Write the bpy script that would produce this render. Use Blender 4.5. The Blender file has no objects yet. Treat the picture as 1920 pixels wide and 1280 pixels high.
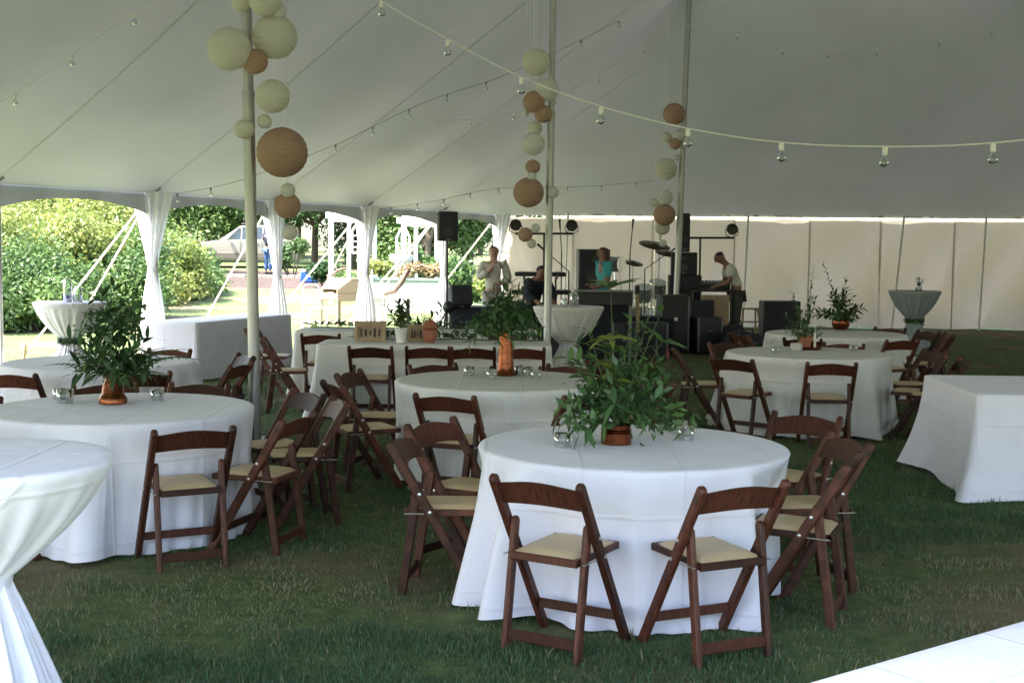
import bpy, math, random
import numpy as np
from mathutils import Vector, Matrix, Quaternion, Euler
rnd = random.Random(7)
S = bpy.context.scene
COL = S.collection
PI = math.pi
# ------------------------------------------------------------------ camera
HC, FPX, PITCH, ROLL = 1.76, 2400.0, math.radians(4.1), math.radians(0.5)
cam_d = bpy.data.cameras.new('camera'); cam = bpy.data.objects.new('camera', cam_d); COL.objects.link(cam)
cam_d.sensor_width = 36; cam_d.lens = 36 * FPX / 1920; cam_d.clip_end = 2000; cam_d.clip_start = .05
CM = Matrix.Rotation(PI / 2 - PITCH, 3, 'X') @ Matrix.Rotation(ROLL, 3, 'Z')
cam.location = (0, 0, HC); cam.rotation_euler = CM.to_euler()
S.camera = cam
# ------------------------------------------------------------------ world, sun, exposure
SUN = Vector((-.45, -.22, .86)).normalized()
w = bpy.data.worlds.new('World'); S.world = w; w.use_nodes = True
nt = w.node_tree; bg = nt.nodes['Background']
sky = nt.nodes.new('ShaderNodeTexSky'); sky.sky_type = 'NISHITA'; sky.sun_disc = False
sky.sun_elevation = math.asin(SUN.z); sky.sun_rotation = math.atan2(SUN.x, SUN.y)
sky.air_density = 1.2; sky.dust_density = 2.5
nt.links.new(sky.outputs[0], bg.inputs[0]); bg.inputs[1].default_value = .15
sl = bpy.data.lights.new('sun', 'SUN'); sl.energy = 4.4; sl.angle = math.radians(.55); sl.color = (1, .95, .86)
so = bpy.data.objects.new('sun', sl); COL.objects.link(so); so.location = (-20, -20, 40)
so.rotation_euler = SUN.to_track_quat('Z', 'Y').to_euler()
S.view_settings.view_transform = 'Standard'; S.view_settings.look = 'None'
S.view_settings.gamma = 1; S.view_settings.use_curve_mapping = False
S.view_settings.exposure = 2.78
try:
    S.cycles.max_bounces = 10; S.cycles.diffuse_bounces = 6; S.cycles.transparent_max_bounces = 12
except Exception: pass
# ------------------------------------------------------------------ placing
def gz(y):
    if y < 12: return 0.0
    if y < 50: return .0006 * (y - 12) ** 2
    return .866 + .912 * (1 - math.exp(-(y - 50) / 20))
def ray(px, py): return (CM @ Vector(((px - 960) / FPX, -(py - 640) / FPX, -1)))
def At(px, py, D):
    d = ray(px, py); return Vector((0, 0, HC)) + d * (D / d.y)
def G(px, py, h=0.0):
    d = ray(px, py); y = 10.
    for _ in range(60):
        t = (gz(y) + h - HC) / d.z; y = .5 * y + .5 * max(.5, min(80, t * d.y))
    t = (gz(y) + h - HC) / d.z
    p = d * t; return Vector((p.x, p.y, gz(p.y) + h))
def Gr(px, D):            # ground point seen in column px at distance D
    p = At(px, 560, D); return Vector((p.x, D, gz(D)))
# ------------------------------------------------------------------ materials
def mat(name, col, rough=.6, metal=0., var=.0, vscale=8., bump=0., bscale=60., col2=None, trans=0., spec=.5, rand=0., stretch=None, emit=None, alpha=None, sheen=0., trcol=None, crease=0.):
    m = bpy.data.materials.new(name); m.use_nodes = True
    n, l = m.node_tree.nodes, m.node_tree.links
    p = n['Principled BSDF']
    p.inputs['Roughness'].default_value = rough; p.inputs['Metallic'].default_value = metal
    p.inputs['Specular IOR Level'].default_value = spec
    if sheen: p.inputs['Sheen Weight'].default_value = sheen
    c = (*col, 1); p.inputs['Base Color'].default_value = c
    tc = n.new('ShaderNodeTexCoord'); src = tc.outputs['Object']
    if stretch:
        mp = n.new('ShaderNodeMapping'); mp.inputs['Scale'].default_value = stretch
        l.new(src, mp.inputs[0]); src = mp.outputs[0]
    cout = None
    if var or col2:
        nz = n.new('ShaderNodeTexNoise'); nz.inputs['Scale'].default_value = vscale; nz.inputs['Detail'].default_value = 5
        l.new(src, nz.inputs[0])
        rp = n.new('ShaderNodeValToRGB'); l.new(nz.outputs[0], rp.inputs[0])
        a = tuple(max(0, x * (1 - var)) for x in col); b = col2 or tuple(min(1, x * (1 + var)) for x in col)
        rp.color_ramp.elements[0].color = (*a, 1); rp.color_ramp.elements[1].color = (*b, 1)
        rp.color_ramp.elements[0].position = .32; rp.color_ramp.elements[1].position = .68
        cout = rp.outputs[0]
    if rand:
        oi = n.new('ShaderNodeObjectInfo'); mr = n.new('ShaderNodeMapRange')
        mr.inputs[3].default_value = 1 - rand; mr.inputs[4].default_value = 1 + rand
        l.new(oi.outputs['Random'], mr.inputs[0])
        hs = n.new('ShaderNodeHueSaturation'); l.new(mr.outputs[0], hs.inputs['Value'])
        if cout: l.new(cout, hs.inputs['Color'])
        else: hs.inputs['Color'].default_value = c
        cout = hs.outputs[0]
    if cout: l.new(cout, p.inputs['Base Color'])
    if bump:
        nb = n.new('ShaderNodeTexNoise'); nb.inputs['Scale'].default_value = bscale; nb.inputs['Detail'].default_value = 6
        l.new(src, nb.inputs[0])
        bp = n.new('ShaderNodeBump'); bp.inputs['Strength'].default_value = bump; bp.inputs['Distance'].default_value = .02
        l.new(nb.outputs[0], bp.inputs['Height']); l.new(bp.outputs[0], p.inputs['Normal'])
    if crease:
        sx = n.new('ShaderNodeSeparateXYZ'); l.new(tc.outputs['Object'], sx.inputs[0]); last = None
        def op(o, a, b=None):
            k = n.new('ShaderNodeMath'); k.operation = o
            for i_, q in enumerate((a, b)):
                if q is None: continue
                if isinstance(q, (int, float)): k.inputs[i_].default_value = q
                else: l.new(q, k.inputs[i_])
            return k.outputs[0]
        nw = n.new('ShaderNodeTexNoise'); nw.inputs['Scale'].default_value = 2.; l.new(tc.outputs['Object'], nw.inputs[0])
        for ax, off in ((0, .13), (1, .21), (2, .30)):
            c_ = op('ADD', op('MULTIPLY', sx.outputs[ax], 1 / crease), off); c_ = op('ADD', c_, op('MULTIPLY', nw.outputs[0], .03))
            dline = op('ABSOLUTE', op('SUBTRACT', op('FRACT', c_), .5)); h_ = op('MAXIMUM', op('SUBTRACT', 1, op('MULTIPLY', dline, 34.)), 0.)
            last = h_ if last is None else op('MAXIMUM', last, h_)
        b2 = n.new('ShaderNodeBump'); b2.inputs['Strength'].default_value = .33; b2.inputs['Distance'].default_value = .012
        l.new(last, b2.inputs['Height']); l.new(bp.outputs[0], b2.inputs['Normal']); l.new(b2.outputs[0], p.inputs['Normal'])
    if trans:
        t = n.new('ShaderNodeBsdfTranslucent'); mx = n.new('ShaderNodeMixShader'); mx.inputs[0].default_value = trans
        t.inputs[0].default_value = (*(trcol or col), 1)
        if cout and not trcol: l.new(cout, t.inputs[0])
        l.new(p.outputs[0], mx.inputs[1]); l.new(t.outputs[0], mx.inputs[2])
        l.new(mx.outputs[0], n['Material Output'].inputs[0])
    if emit:
        p.inputs['Emission Color'].default_value = (*emit[:3], 1); p.inputs['Emission Strength'].default_value = emit[3]
    if alpha is not None: p.inputs['Alpha'].default_value = alpha
    return m
def glassmat(name, col=(.95, .97, .97), rough=.03, a=.28):
    m = bpy.data.materials.new(name); m.use_nodes = True; n, l = m.node_tree.nodes, m.node_tree.links
    t = n.new('ShaderNodeBsdfTransparent'); t.inputs[0].default_value = (*col, 1); g = n.new('ShaderNodeBsdfGlossy'); g.inputs['Roughness'].default_value = rough
    f = n.new('ShaderNodeFresnel'); f.inputs[0].default_value = 1.6; mx = n.new('ShaderNodeMixShader')
    l.new(f.outputs[0], mx.inputs[0]); l.new(t.outputs[0], mx.inputs[1]); l.new(g.outputs[0], mx.inputs[2]); l.new(mx.outputs[0], n['Material Output'].inputs[0]); return m
M = dict(
 wood=mat('mahogany', (.066, .021, .0125), .46, spec=.32, var=.55, vscale=5, stretch=(30, 3, 3), bump=.12, bscale=30, rand=.5),
 wood_edge=mat('worn wood', (.20, .085, .035), .42, var=.4, vscale=6, stretch=(6, 6, 2), rand=.25, bump=.1, bscale=40),
 pad=mat('cream vinyl', (.56, .42, .25), .45, var=.06, vscale=9, bump=.08, bscale=18),
 steel=mat('zinc steel', (.6, .6, .6), .35, metal=.9),
 linen=mat('white linen', (.80, .775, .88), .85, var=.03, vscale=5, bump=.34, bscale=8, sheen=.2, trans=.06, crease=.46),
 linen_grey=mat('grey blue linen', (.30, .34, .36), .85, var=.06, bump=.2, bscale=12),
 linen_warm=mat('ivory linen', (.73, .71, .70), .85, var=.04, vscale=5, bump=.34, bscale=8, trans=.06, crease=.46),
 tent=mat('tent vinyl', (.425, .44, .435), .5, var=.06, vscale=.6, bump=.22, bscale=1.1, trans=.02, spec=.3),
 tentwall=mat('tent wall vinyl', (.52, .455, .36), .55, var=.06, vscale=.7, bump=.15, bscale=2.5, trans=.24, spec=.3, trcol=(.68, .51, .38)),
 seam=mat('seam webbing', (.60, .60, .57), .6),
 curtain=mat('sheer curtain', (.80, .80, .82), .8, bump=.1, bscale=20, trans=.38),
 alu=mat('brushed aluminium', (.46, .46, .455), .42, metal=.75, var=.12, vscale=4, stretch=(20, 20, 1)),
 rope=mat('strap', (.42, .38, .30), .8, var=.1),
 ivory=mat('ivory paper', (.78, .75, .67), .75, trans=.36, var=.05, bump=.1, bscale=40),
 kraft=mat('brown paper', (.50, .32, .235), .75, trans=.25, var=.08, bump=.12, bscale=40),
 whitep=mat('white paper', (.80, .79, .75), .75, trans=.36, var=.05, bump=.1, bscale=40),
 wire=mat('thin wire', (.25, .24, .22), .5),
 wirew=mat('white cable', (.75, .74, .70), .6),
 socket=mat('white socket', (.8, .79, .76), .45),
 bulb=glassmat('bulb glass', (.92, .93, .92), .04, .35),
 glass=glassmat('votive glass', (.92, .95, .95), .03, .35),
 wax=mat('candle wax', (.82, .80, .72), .5),
 copper=mat('copper', (.20, .066, .030), .26, metal=1., var=.25, vscale=14, bump=.15, bscale=45),
 terra=mat('terracotta', (.34, .13, .08), .7, var=.15),
 black=mat('black plastic', (.012, .013, .018), .5, bump=.05),
 blackm=mat('black metal', (.012, .012, .013), .35),
 navy=mat('black drape', (.010, .012, .022), .85, bump=.1, bscale=10),
 grille=mat('speaker grille', (.016, .018, .026), .6, bump=.35, bscale=140),
 chrome=mat('chrome', (.75, .75, .75), .15, metal=1.),
 drum=mat('silver drum shell', (.36, .37, .38), .3, metal=.5, var=.2),
 skin_drum=mat('drum head', (.62, .61, .57), .6),
 brass=mat('cymbal bronze', (.10, .08, .05), .35, metal=1.),
 grey=mat('grey metal', (.16, .17, .17), .5),
 card=mat('tan panel', (.36, .27, .18), .8, var=.1),
 pine=mat('pale wood', (.42, .29, .16), .55, var=.2, vscale=6, stretch=(2, 12, 12)),
 desk=mat('oak desk', (.38, .27, .17), .5, var=.2, vscale=5, stretch=(2, 12, 12)),
 whitepaint=mat('white paint', (.78, .78, .75), .5, var=.04),
 bark=mat('bark', (.16, .12, .09), .9, var=.4, vscale=10, bump=.5, bscale=25),
 stonep=mat('pale stone', (.50, .50, .45), .8, var=.12, vscale=6, bump=.3, bscale=20),
 planterg=mat('green planter rim', (.16, .24, .19), .7),
 cblue=mat('cooler blue', (.02, .08, .42), .4), cwhite=mat('cooler white', (.8, .8, .8), .4),
 carp=mat('beige car paint', (.25, .225, .19), .3, metal=.35), carl=mat('grey cladding', (.11, .09, .075), .5),
 carg=mat('tinted glass', (.03, .04, .045), .06, spec=.8), tyre=mat('tyre rubber', (.018, .018, .018), .8), rim=mat('alloy rim', (.62, .62, .62), .3, metal=.8),
 lampw=mat('headlamp', (.75, .75, .75), .1), lampr=mat('tail lamp', (.4, .02, .02), .2),
 skin=mat('skin', (.46, .27, .20), .55), skin2=mat('tanned skin', (.22, .115, .08), .55),
 hair=mat('dark brown hair', (.03, .017, .012), .5, bump=.3, bscale=80), hairb=mat('red brown hair', (.07, .03, .018), .5, bump=.3, bscale=80),
 tshirtw=mat('white cotton', (.58, .57, .52), .85, bump=.15, bscale=14), teal=mat('teal cotton', (.05, .33, .36), .85, bump=.15, bscale=14),
 jeans=mat('blue denim', (.05, .10, .22), .85, var=.2), darkcl=mat('dark navy cloth', (.012, .016, .03), .85, bump=.15, bscale=14), greytr=mat('grey trousers', (.055, .055, .05), .85),
 lightsk=mat('pale trousers', (.46, .45, .40), .85), shoe=mat('dark shoe', (.02, .018, .016), .5), eye=mat('eye', (.01, .01, .01), .2), lip=mat('lip', (.30, .10, .09), .5),
 leafd=mat('dark leaf', (.046, .100, .036), .42, trans=.18, rand=.45, var=.25, vscale=20),
 leafm=mat('mid leaf', (.085, .165, .050), .42, trans=.2, rand=.4, var=.25, vscale=20),
 leafy=mat('yellow green leaf', (.21, .25, .040), .45, trans=.25, rand=.3, var=.2, vscale=20),
 leafr=mat('reddish leaf', (.10, .030, .024), .45, trans=.2, rand=.3, var=.2, vscale=20),
 stem=mat('stem', (.055, .075, .025), .6),
 fol_b=mat('bright shrub leaf', (.14, .20, .045), .5, trans=.38, col2=(.30, .32, .085), vscale=1.3),
 fol_m=mat('green shrub leaf', (.060, .120, .034), .5, trans=.35, col2=(.135, .215, .055), vscale=1.2),
 fol_d=mat('dark tree leaf', (.016, .048, .016), .5, trans=.25, col2=(.055, .115, .030), vscale=.9),
 fol_p=mat('pink flowers', (.36, .21, .15), .6, trans=.2, col2=(.20, .20, .06), vscale=9.),
 trunk=mat('trunk bark', (.09, .07, .05), .9, var=.3, bump=.5, bscale=15),
 soil=mat('drive gravel', (.050, .032, .025), .95, var=.3, vscale=6, bump=.4, bscale=50), kerb=mat('pale kerb', (.22, .19, .16), .85, var=.15),  # gravel and kerb base colours darkened to stand in for tree shade
 book=mat('kraft card', (.40, .30, .19), .8, var=.1), print=mat('dark print', (.05, .035, .03), .8), bagm=mat('dark bag', (.012, .013, .02), .7, bump=.3, bscale=15),
 red=mat('dark red cloth', (.11, .016, .018), .8), mint=mat('pale green cloth', (.42, .52, .30), .8))
# ground material: shaded lawn with worn patches
def ground_mat():
    m = bpy.data.materials.new('lawn'); m.use_nodes = True; n, l = m.node_tree.nodes, m.node_tree.links
    p = n['Principled BSDF']; p.inputs['Roughness'].default_value = .95; p.inputs['Specular IOR Level'].default_value = .15
    tc = n.new('ShaderNodeTexCoord')
    def noise(s, d=6):
        k = n.new('ShaderNodeTexNoise'); k.inputs['Scale'].default_value = s; k.inputs['Detail'].default_value = d; l.new(tc.outputs['Object'], k.inputs[0]); return k
    def ramp(src, a, b, ca, cb):
        r = n.new('ShaderNodeValToRGB'); l.new(src, r.inputs[0]); e = r.color_ramp.elements
        e[0].position = a; e[1].position = b; e[0].color = (*ca, 1); e[1].color = (*cb, 1); return r
    g = ramp(noise(9, 8).outputs[0], .3, .7, (.062, .096, .038), (.138, .168, .066))
    dry = ramp(noise(2.3, 8).outputs[0], .30, .75, (.130, .090, .063), (.25, .195, .130))
    patch = ramp(noise(.55, 7).outputs[0], .50, .64, (0, 0, 0), (1, 1, 1))
    mx1 = n.new('ShaderNodeMixRGB'); l.new(patch.outputs[0], mx1.inputs[0]); l.new(g.outputs[0], mx1.inputs[1]); l.new(dry.outputs[0], mx1.inputs[2])
    l.new(mx1.outputs[0], p.inputs['Base Color'])
    b = n.new('ShaderNodeBump'); b.inputs['Strength'].default_value = .6; b.inputs['Distance'].default_value = .03
    l.new(noise(38, 8).outputs[0], b.inputs['Height']); l.new(b.outputs[0], p.inputs['Normal'])
    return m
M['lawn'] = ground_mat()
def grass_mat():
    m = bpy.data.materials.new('grass blade'); m.use_nodes = True; n, l = m.node_tree.nodes, m.node_tree.links
    p = n['Principled BSDF']; p.inputs['Roughness'].default_value = .6; p.inputs['Specular IOR Level'].default_value = .25
    a = n.new('ShaderNodeAttribute'); a.attribute_name = 'tint'
    r = n.new('ShaderNodeValToRGB'); l.new(a.outputs['Fac'], r.inputs[0]); e = r.color_ramp.elements
    e[0].color = (.044, .092, .044, 1); e[1].color = (.29, .235, .145, 1); e[1].position = 1
    k = r.color_ramp.elements.new(.6); k.color = (.088, .150, .072, 1)
    l.new(r.outputs[0], p.inputs['Base Color'])
    t = n.new('ShaderNodeBsdfTranslucent'); mx = n.new('ShaderNodeMixShader'); mx.inputs[0].default_value = .2
    l.new(r.outputs[0], t.inputs[0]); l.new(p.outputs[0], mx.inputs[1]); l.new(t.outputs[0], mx.inputs[2]); l.new(mx.outputs[0], n['Material Output'].inputs[0])
    return m
M['grass'] = grass_mat()
# ------------------------------------------------------------------ mesh helpers
class MB:
    def __init__(s): s.v = []; s.f = []
    def add(s, vs, fs):
        o = len(s.v); s.v += [tuple(x) for x in vs]; s.f += [tuple(i + o for i in f) for f in fs]; return s
    def box(s, c, d, rot=None, ch=0.0):
        c = Vector(c); x, y, z = d[0] / 2, d[1] / 2, d[2] / 2
        if ch:
            vs = []; fs = []
            k = min(ch, x * .9, y * .9, z * .9)
            for sx in (-1, 1):
                for sy in (-1, 1):
                    for sz in (-1, 1):
                        vs += [(sx * x, sy * (y - k), sz * (z - k)), (sx * (x - k), sy * y, sz * (z - k)), (sx * (x - k), sy * (y - k), sz * z)]
            idx = lambda a, b, c_, t: ((a > 0) * 4 + (b > 0) * 2 + (c_ > 0)) * 3 + t
            for sg in (-1, 1):
                fs.append([idx(sg, -1, -1, 0), idx(sg, 1, -1, 0), idx(sg, 1, 1, 0), idx(sg, -1, 1, 0)])
                fs.append([idx(-1, sg, -1, 1), idx(1, sg, -1, 1), idx(1, sg, 1, 1), idx(-1, sg, 1, 1)])
                fs.append([idx(-1, -1, sg, 2), idx(1, -1, sg, 2), idx(1, 1, sg, 2), idx(-1, 1, sg, 2)])
            for a in (-1, 1):
                for b in (-1, 1):
                    fs.append([idx(a, b, -1, 0), idx(a, b, 1, 0), idx(a, b, 1, 1), idx(a, b, -1, 1)])
                    fs.append([idx(a, -1, b, 0), idx(a, 1, b, 0), idx(a, 1, b, 2), idx(a, -1, b, 2)])
                    fs.append([idx(-1, a, b, 1), idx(1, a, b, 1), idx(1, a, b, 2), idx(-1, a, b, 2)])
                    for e in (-1, 1): fs.append([idx(a, b, e, 0), idx(a, b, e, 1), idx(a, b, e, 2)])
        else:
            vs = [(sx * x, sy * y, sz * z) for sx in (-1, 1) for sy in (-1, 1) for sz in (-1, 1)]
            fs = [(0, 1, 3, 2), (4, 6, 7, 5), (0, 4, 5, 1), (2, 3, 7, 6), (0, 2, 6, 4), (1, 5, 7, 3)]
        R = rot.to_matrix() if isinstance(rot, (Euler, Quaternion)) else (rot or Matrix.Identity(3))
        return s.add([c + R @ Vector(p) for p in vs], fs)
    def bar(s, a, b, w, h, up=(0, 0, 1), ch=.004):
        a, b = Vector(a), Vector(b); z = (b - a).normalized(); u = Vector(up)
        x = u.cross(z)
        if x.length < 1e-4: x = Vector((1, 0, 0)).cross(z)
        x.normalize(); y = z.cross(x)
        c = min(ch, w * .4, h * .4); W, H = w / 2, h / 2
        sec = [(-W + c, -H), (W - c, -H), (W, -H + c), (W, H - c), (W - c, H), (-W + c, H), (-W, H - c), (-W, -H + c)]
        vs = [p + x * i + y * j for p in (a, b) for i, j in sec]
        fs = [(i, (i + 1) % 8, 8 + (i + 1) % 8, 8 + i) for i in range(8)] + [tuple(range(7, -1, -1)), tuple(range(8, 16))]
        return s.add(vs, fs)
    def tube(s, pts, r, n=8, cap=True):
        pts = [Vector(p) for p in pts]; k = len(pts)
        rs = r if isinstance(r, (list, tuple)) else [r] * k
        vs = []; prev = None
        for i, p in enumerate(pts):
            t = (pts[min(i + 1, k - 1)] - pts[max(i - 1, 0)])
            t = t.normalized() if t.length > 1e-9 else Vector((0, 0, 1))
            if prev is None:
                x = t.cross(Vector((0, 0, 1)));
                if x.length < 1e-3: x = t.cross(Vector((1, 0, 0)))
            else: x = prev - t * prev.dot(t)
            x.normalize(); prev = x; y = t.cross(x)
            for j in range(n):
                a = 2 * PI * j / n; vs.append(p + (x * math.cos(a) + y * math.sin(a)) * rs[i])
        fs = [(i * n + j, i * n + (j + 1) % n, (i + 1) * n + (j + 1) % n, (i + 1) * n + j) for i in range(k - 1) for j in range(n)]
        if cap: fs += [tuple(range(n - 1, -1, -1)), tuple(range((k - 1) * n, k * n))]
        return s.add(vs, fs)
    def lathe(s, prof, n=24, c=(0, 0, 0), rot=None):
        c = Vector(c); vs = []
        for r, z in prof:
            for j in range(n):
                a = 2 * PI * j / n; p = Vector((r * math.cos(a), r * math.sin(a), z))
                vs.append(c + (rot @ p if rot is not None else p))
        k = len(prof)
        fs = [(i * n + j, i * n + (j + 1) % n, (i + 1) * n + (j + 1) % n, (i + 1) * n + j) for i in range(k - 1) for j in range(n)]
        if prof[0][0] > 1e-4: fs.append(tuple(range(n - 1, -1, -1)))
        if prof[-1][0] > 1e-4: fs.append(tuple(range((k - 1) * n, k * n)))
        return s.add(vs, fs)
    def ball(s, c, r, n=12, m=8, rot=None):
        r = (r, r, r) if not isinstance(r, (tuple, list)) else r
        c = Vector(c); vs = []
        for i in range(m + 1):
            t = PI * i / m
            for j in range(n):
                a = 2 * PI * j / n; p = Vector((r[0] * math.sin(t) * math.cos(a), r[1] * math.sin(t) * math.sin(a), r[2] * math.cos(t)))
                vs.append(c + (rot @ p if rot is not None else p))
        return s.add(vs, [(i * n + j, (i + 1) * n + j, (i + 1) * n + (j + 1) % n, i * n + (j + 1) % n) for i in range(m) for j in range(n)])
    def prism(s, poly, t, mtx=None):      # poly in local xz, extruded +-t/2 along y
        n = len(poly); vs = [(x, -t / 2, z) for x, z in poly] + [(x, t / 2, z) for x, z in poly]
        if mtx is not None: vs = [mtx @ Vector(v) for v in vs]
        return s.add(vs, [tuple(range(n)), tuple(range(2 * n - 1, n - 1, -1))] + [(i, i + n, (i + 1) % n + n, (i + 1) % n) for i in range(n)])
    def grid(s, fn, nu, nv, closed=False):
        vs = [fn(i / (nu if closed else nu - 1), j / (nv - 1)) for j in range(nv) for i in range(nu)]
        fs = [(j * nu + i, j * nu + (i + 1) % nu, (j + 1) * nu + (i + 1) % nu, (j + 1) * nu + i) for j in range(nv - 1) for i in range(nu if closed else nu - 1)]
        return s.add(vs, fs)
    def mesh(s, name, m, smooth=40):
        me = bpy.data.meshes.new(name); me.from_pydata([tuple(v) for v in s.v], [], s.f); me.materials.append(M[m])
        if smooth:
            me.shade_smooth()
            if smooth < 180: me.set_sharp_from_angle(angle=math.radians(smooth))
        return me
    def build(s, name, m, parent=None, smooth=40, **kw):
        return link(name, s.mesh(name, m, smooth), parent)
def link(name, data, parent=None, loc=None, rot=None, scale=None):
    o = bpy.data.objects.new(name, data); COL.objects.link(o)
    if parent: o.parent = parent
    if loc is not None: o.location = loc
    if rot is not None: o.rotation_euler = rot
    if scale is not None: o.scale = scale
    return o
def npmesh(name, v, f, m, smooth=False):
    me = bpy.data.meshes.new(name); v = np.asarray(v, np.float32); f = np.asarray(f, np.int32); k = f.shape[1]
    me.vertices.add(len(v)); me.vertices.foreach_set('co', v.ravel())
    me.loops.add(f.size); me.loops.foreach_set('vertex_index', f.ravel())
    me.polygons.add(len(f)); me.polygons.foreach_set('loop_start', np.arange(len(f), dtype=np.int32) * k)
    me.update(calc_edges=True); me.materials.append(M[m])
    if smooth: me.shade_smooth()
    return me
def tag(o, label, cat=None, group=None, kind=None):
    if label: o['label'] = label
    if cat: o['category'] = cat
    if group: o['group'] = group
    if kind: o['kind'] = kind
    return o
def thing(name, label, cat, loc=(0, 0, 0), rz=0, group=None):
    o = link(name, None, None, loc, (0, 0, rz)); o.empty_display_size = .1
    return tag(o, label, cat, group)
def struct(o): o['kind'] = 'structure'; return o
def copy_tree(o, parent=None):
    c = o.copy(); COL.objects.link(c); c.parent = parent
    for ch in list(o.children): copy_tree(ch, c)
    return c
def fbm(x, y, seed=0, oct=4):
    r = np.random.RandomState(seed); z = 0 * x
    for k in range(oct):
        f = 2 ** k
        for _ in range(3):
            a = r.uniform(0, 2 * PI); p = r.uniform(0, 2 * PI)
            z = z + np.sin((x * math.cos(a) + y * math.sin(a)) * f * r.uniform(.7, 1.4) + p) / (f * 3)
    return z
# ================================================================== THE SETTING
def make_ground():
    xs = np.concatenate([np.linspace(-400, -40, 10), np.linspace(-36, 36, 60), np.linspace(40, 400, 10)])
    ys = np.concatenate([np.linspace(-400, -10, 12), np.linspace(-6, 80, 90), np.linspace(90, 600, 14)])
    v = [(x, y, gz(y)) for y in ys for x in xs]; n = len(xs)
    f = [(j * n + i, j * n + i + 1, (j + 1) * n + i + 1, (j + 1) * n + i) for j in range(len(ys) - 1) for i in range(n - 1)]
    struct(link('ground', npmesh('ground', v, f, 'lawn', True)))
make_ground()
def patchn(x, y): return fbm(x * 1.5, y * 1.5, 5, 4)
def make_grass():
    r = np.random.RandomState(3)
    pts = []
    for (y0, y1, dens) in ((3.9, 5.2, 9500), (5.2, 6.6, 8000), (6.6, 8.5, 5200), (8.5, 11.5, 2600), (11.5, 16, 1100), (16, 20, 500)):
        x0 = -.43 * y1 - .3; x1 = .43 * y1 + .3; n = int(dens * (x1 - x0) * (y1 - y0))
        x = r.uniform(x0, x1, n); y = r.uniform(y0, y1, n)
        keep = np.abs(x) < .43 * y + .25
        pts.append(np.stack([x[keep], y[keep], np.full(keep.sum(), 1.0 if y1 < 9 else 1.5)], 1))
    p = np.concatenate(pts); x, y, wd = p.T
    pat = patchn(x, y)
    clump = fbm(x * 9, y * 9, 11, 3)
    keep = r.uniform(0, 1, len(x)) < np.clip(1.05 - np.clip((pat - .04) * 3.0, 0, .80) + clump * .35, .10, 1)
    x, y, wd, pat, clump = x[keep], y[keep], wd[keep], pat[keep], clump[keep]; n = len(x)
    a = r.uniform(0, 2 * PI, n); h = r.uniform(.012, .040, n) * (1 + .5 * clump) * np.where(r.uniform(0, 1, n) < .07, 1.7, 1) * np.where(pat > .18, .7, 1); w = r.uniform(.0016, .0032, n) * wd
    la = r.uniform(0, 2 * PI, n); ln = r.uniform(.1, .9, n) * h
    z0 = np.array([gz(t) for t in y]) - .003
    ca, sa = np.cos(a) * w, np.sin(a) * w
    b0 = np.stack([x - ca, y - sa, z0], 1); b1 = np.stack([x + ca, y + sa, z0], 1)
    mx, my = x + .35 * ln * np.cos(la), y + .35 * ln * np.sin(la)
    m0 = np.stack([mx - ca * .7, my - sa * .7, z0 + h * .62], 1); m1 = np.stack([mx + ca * .7, my + sa * .7, z0 + h * .62], 1)
    tp = np.stack([x + ln * np.cos(la), y + ln * np.sin(la), z0 + h], 1)
    v = np.stack([b0, b1, m1, m0, tp], 1).reshape(-1, 3)
    i = np.arange(n) * 5
    f = np.concatenate([np.stack([i, i + 1, i + 2], 1), np.stack([i, i + 2, i + 3], 1), np.stack([i + 3, i + 2, i + 4], 1)])
    me = npmesh('grass', v, f, 'grass')
    t = np.clip(.30 + .25 * r.randn(n) * .7 + np.clip(pat, 0, 1) * .5, 0, 1)
    t = np.where(r.uniform(0, 1, n) < .05 + .12 * (pat > .05), .95, t)
    at = me.attributes.new('tint', 'FLOAT', 'POINT'); at.data.foreach_set('value', np.repeat(t, 5).astype(np.float32))
    tag(link('grass', me), 'short shaded lawn grass under the tent with worn brown patches', 'grass', kind='stuff')
make_grass()

# ------------------------------------------------------------------ the tent
EX0, EY0, DX, DY = -5.06, 18.0, .442, .897          # left eave line; inward normal is (DY,-DX)
EAVE, SLOPE, FRONT, RIGHT = 2.50, .64, 2.1, 13.5
def yback(x): return 27.8 - .045 * (x + .23)
POLES = [(At(478, 560, 11.6), (462, 0)), (At(1026, 560, 14.9), (1037, 0)), (At(1266, 560, 22.5), (1292, 0))]
PK = [(p.x, p.y) for p, _ in POLES] + [(8.6, 21.5), (6.0, 12.0), (2.0, 7.0), (9.5, 9.0)]
def smin(a, b, k): 
    h = np.clip(.5 + .5 * (b - a) / k, 0, 1); return b * (1 - h) + a * h - k * h * (1 - h)
def roof(x, y):
    x = np.asarray(x, float); y = np.asarray(y, float)
    dl = (x - EX0) * DY - (y - EY0) * DX; db = yback(x) - y; dr = RIGHT - x; df = y - FRONT
    d = np.clip(smin(smin(dl, db, .9), smin(dr, df, .9), .9), 0, 20)
    cap = 5.6 - np.log1p(np.exp((5.6 - d) * 1.6)) / 1.6
    z = EAVE + SLOPE * np.clip(cap, 0, 9)
    tl = ((x - EX0) * DX + (y - EY0) * DY) / 2.74
    tb = (x + .23) / 3.15
    wl = 1 / (1 + np.exp((dl - db) * 2))
    sag = wl * np.sin(PI * tl) ** 2 + (1 - wl) * np.sin(PI * tb) ** 2
    z = z - .13 * sag * np.clip(d / 1.6, 0, 1) * np.clip((6 - d) / 3, 0, 1) - .10 * np.sin(PI * np.clip(d / 5, 0, 1))
    z = z + .012 * fbm(x * 1.2, y * 1.2, 2, 4) * np.clip(d, 0, 1)
    for (a, b) in PK:
        rr = np.hypot(x - a, y - b); z = z + .75 * np.exp(-rr / .8)
    return z
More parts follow.
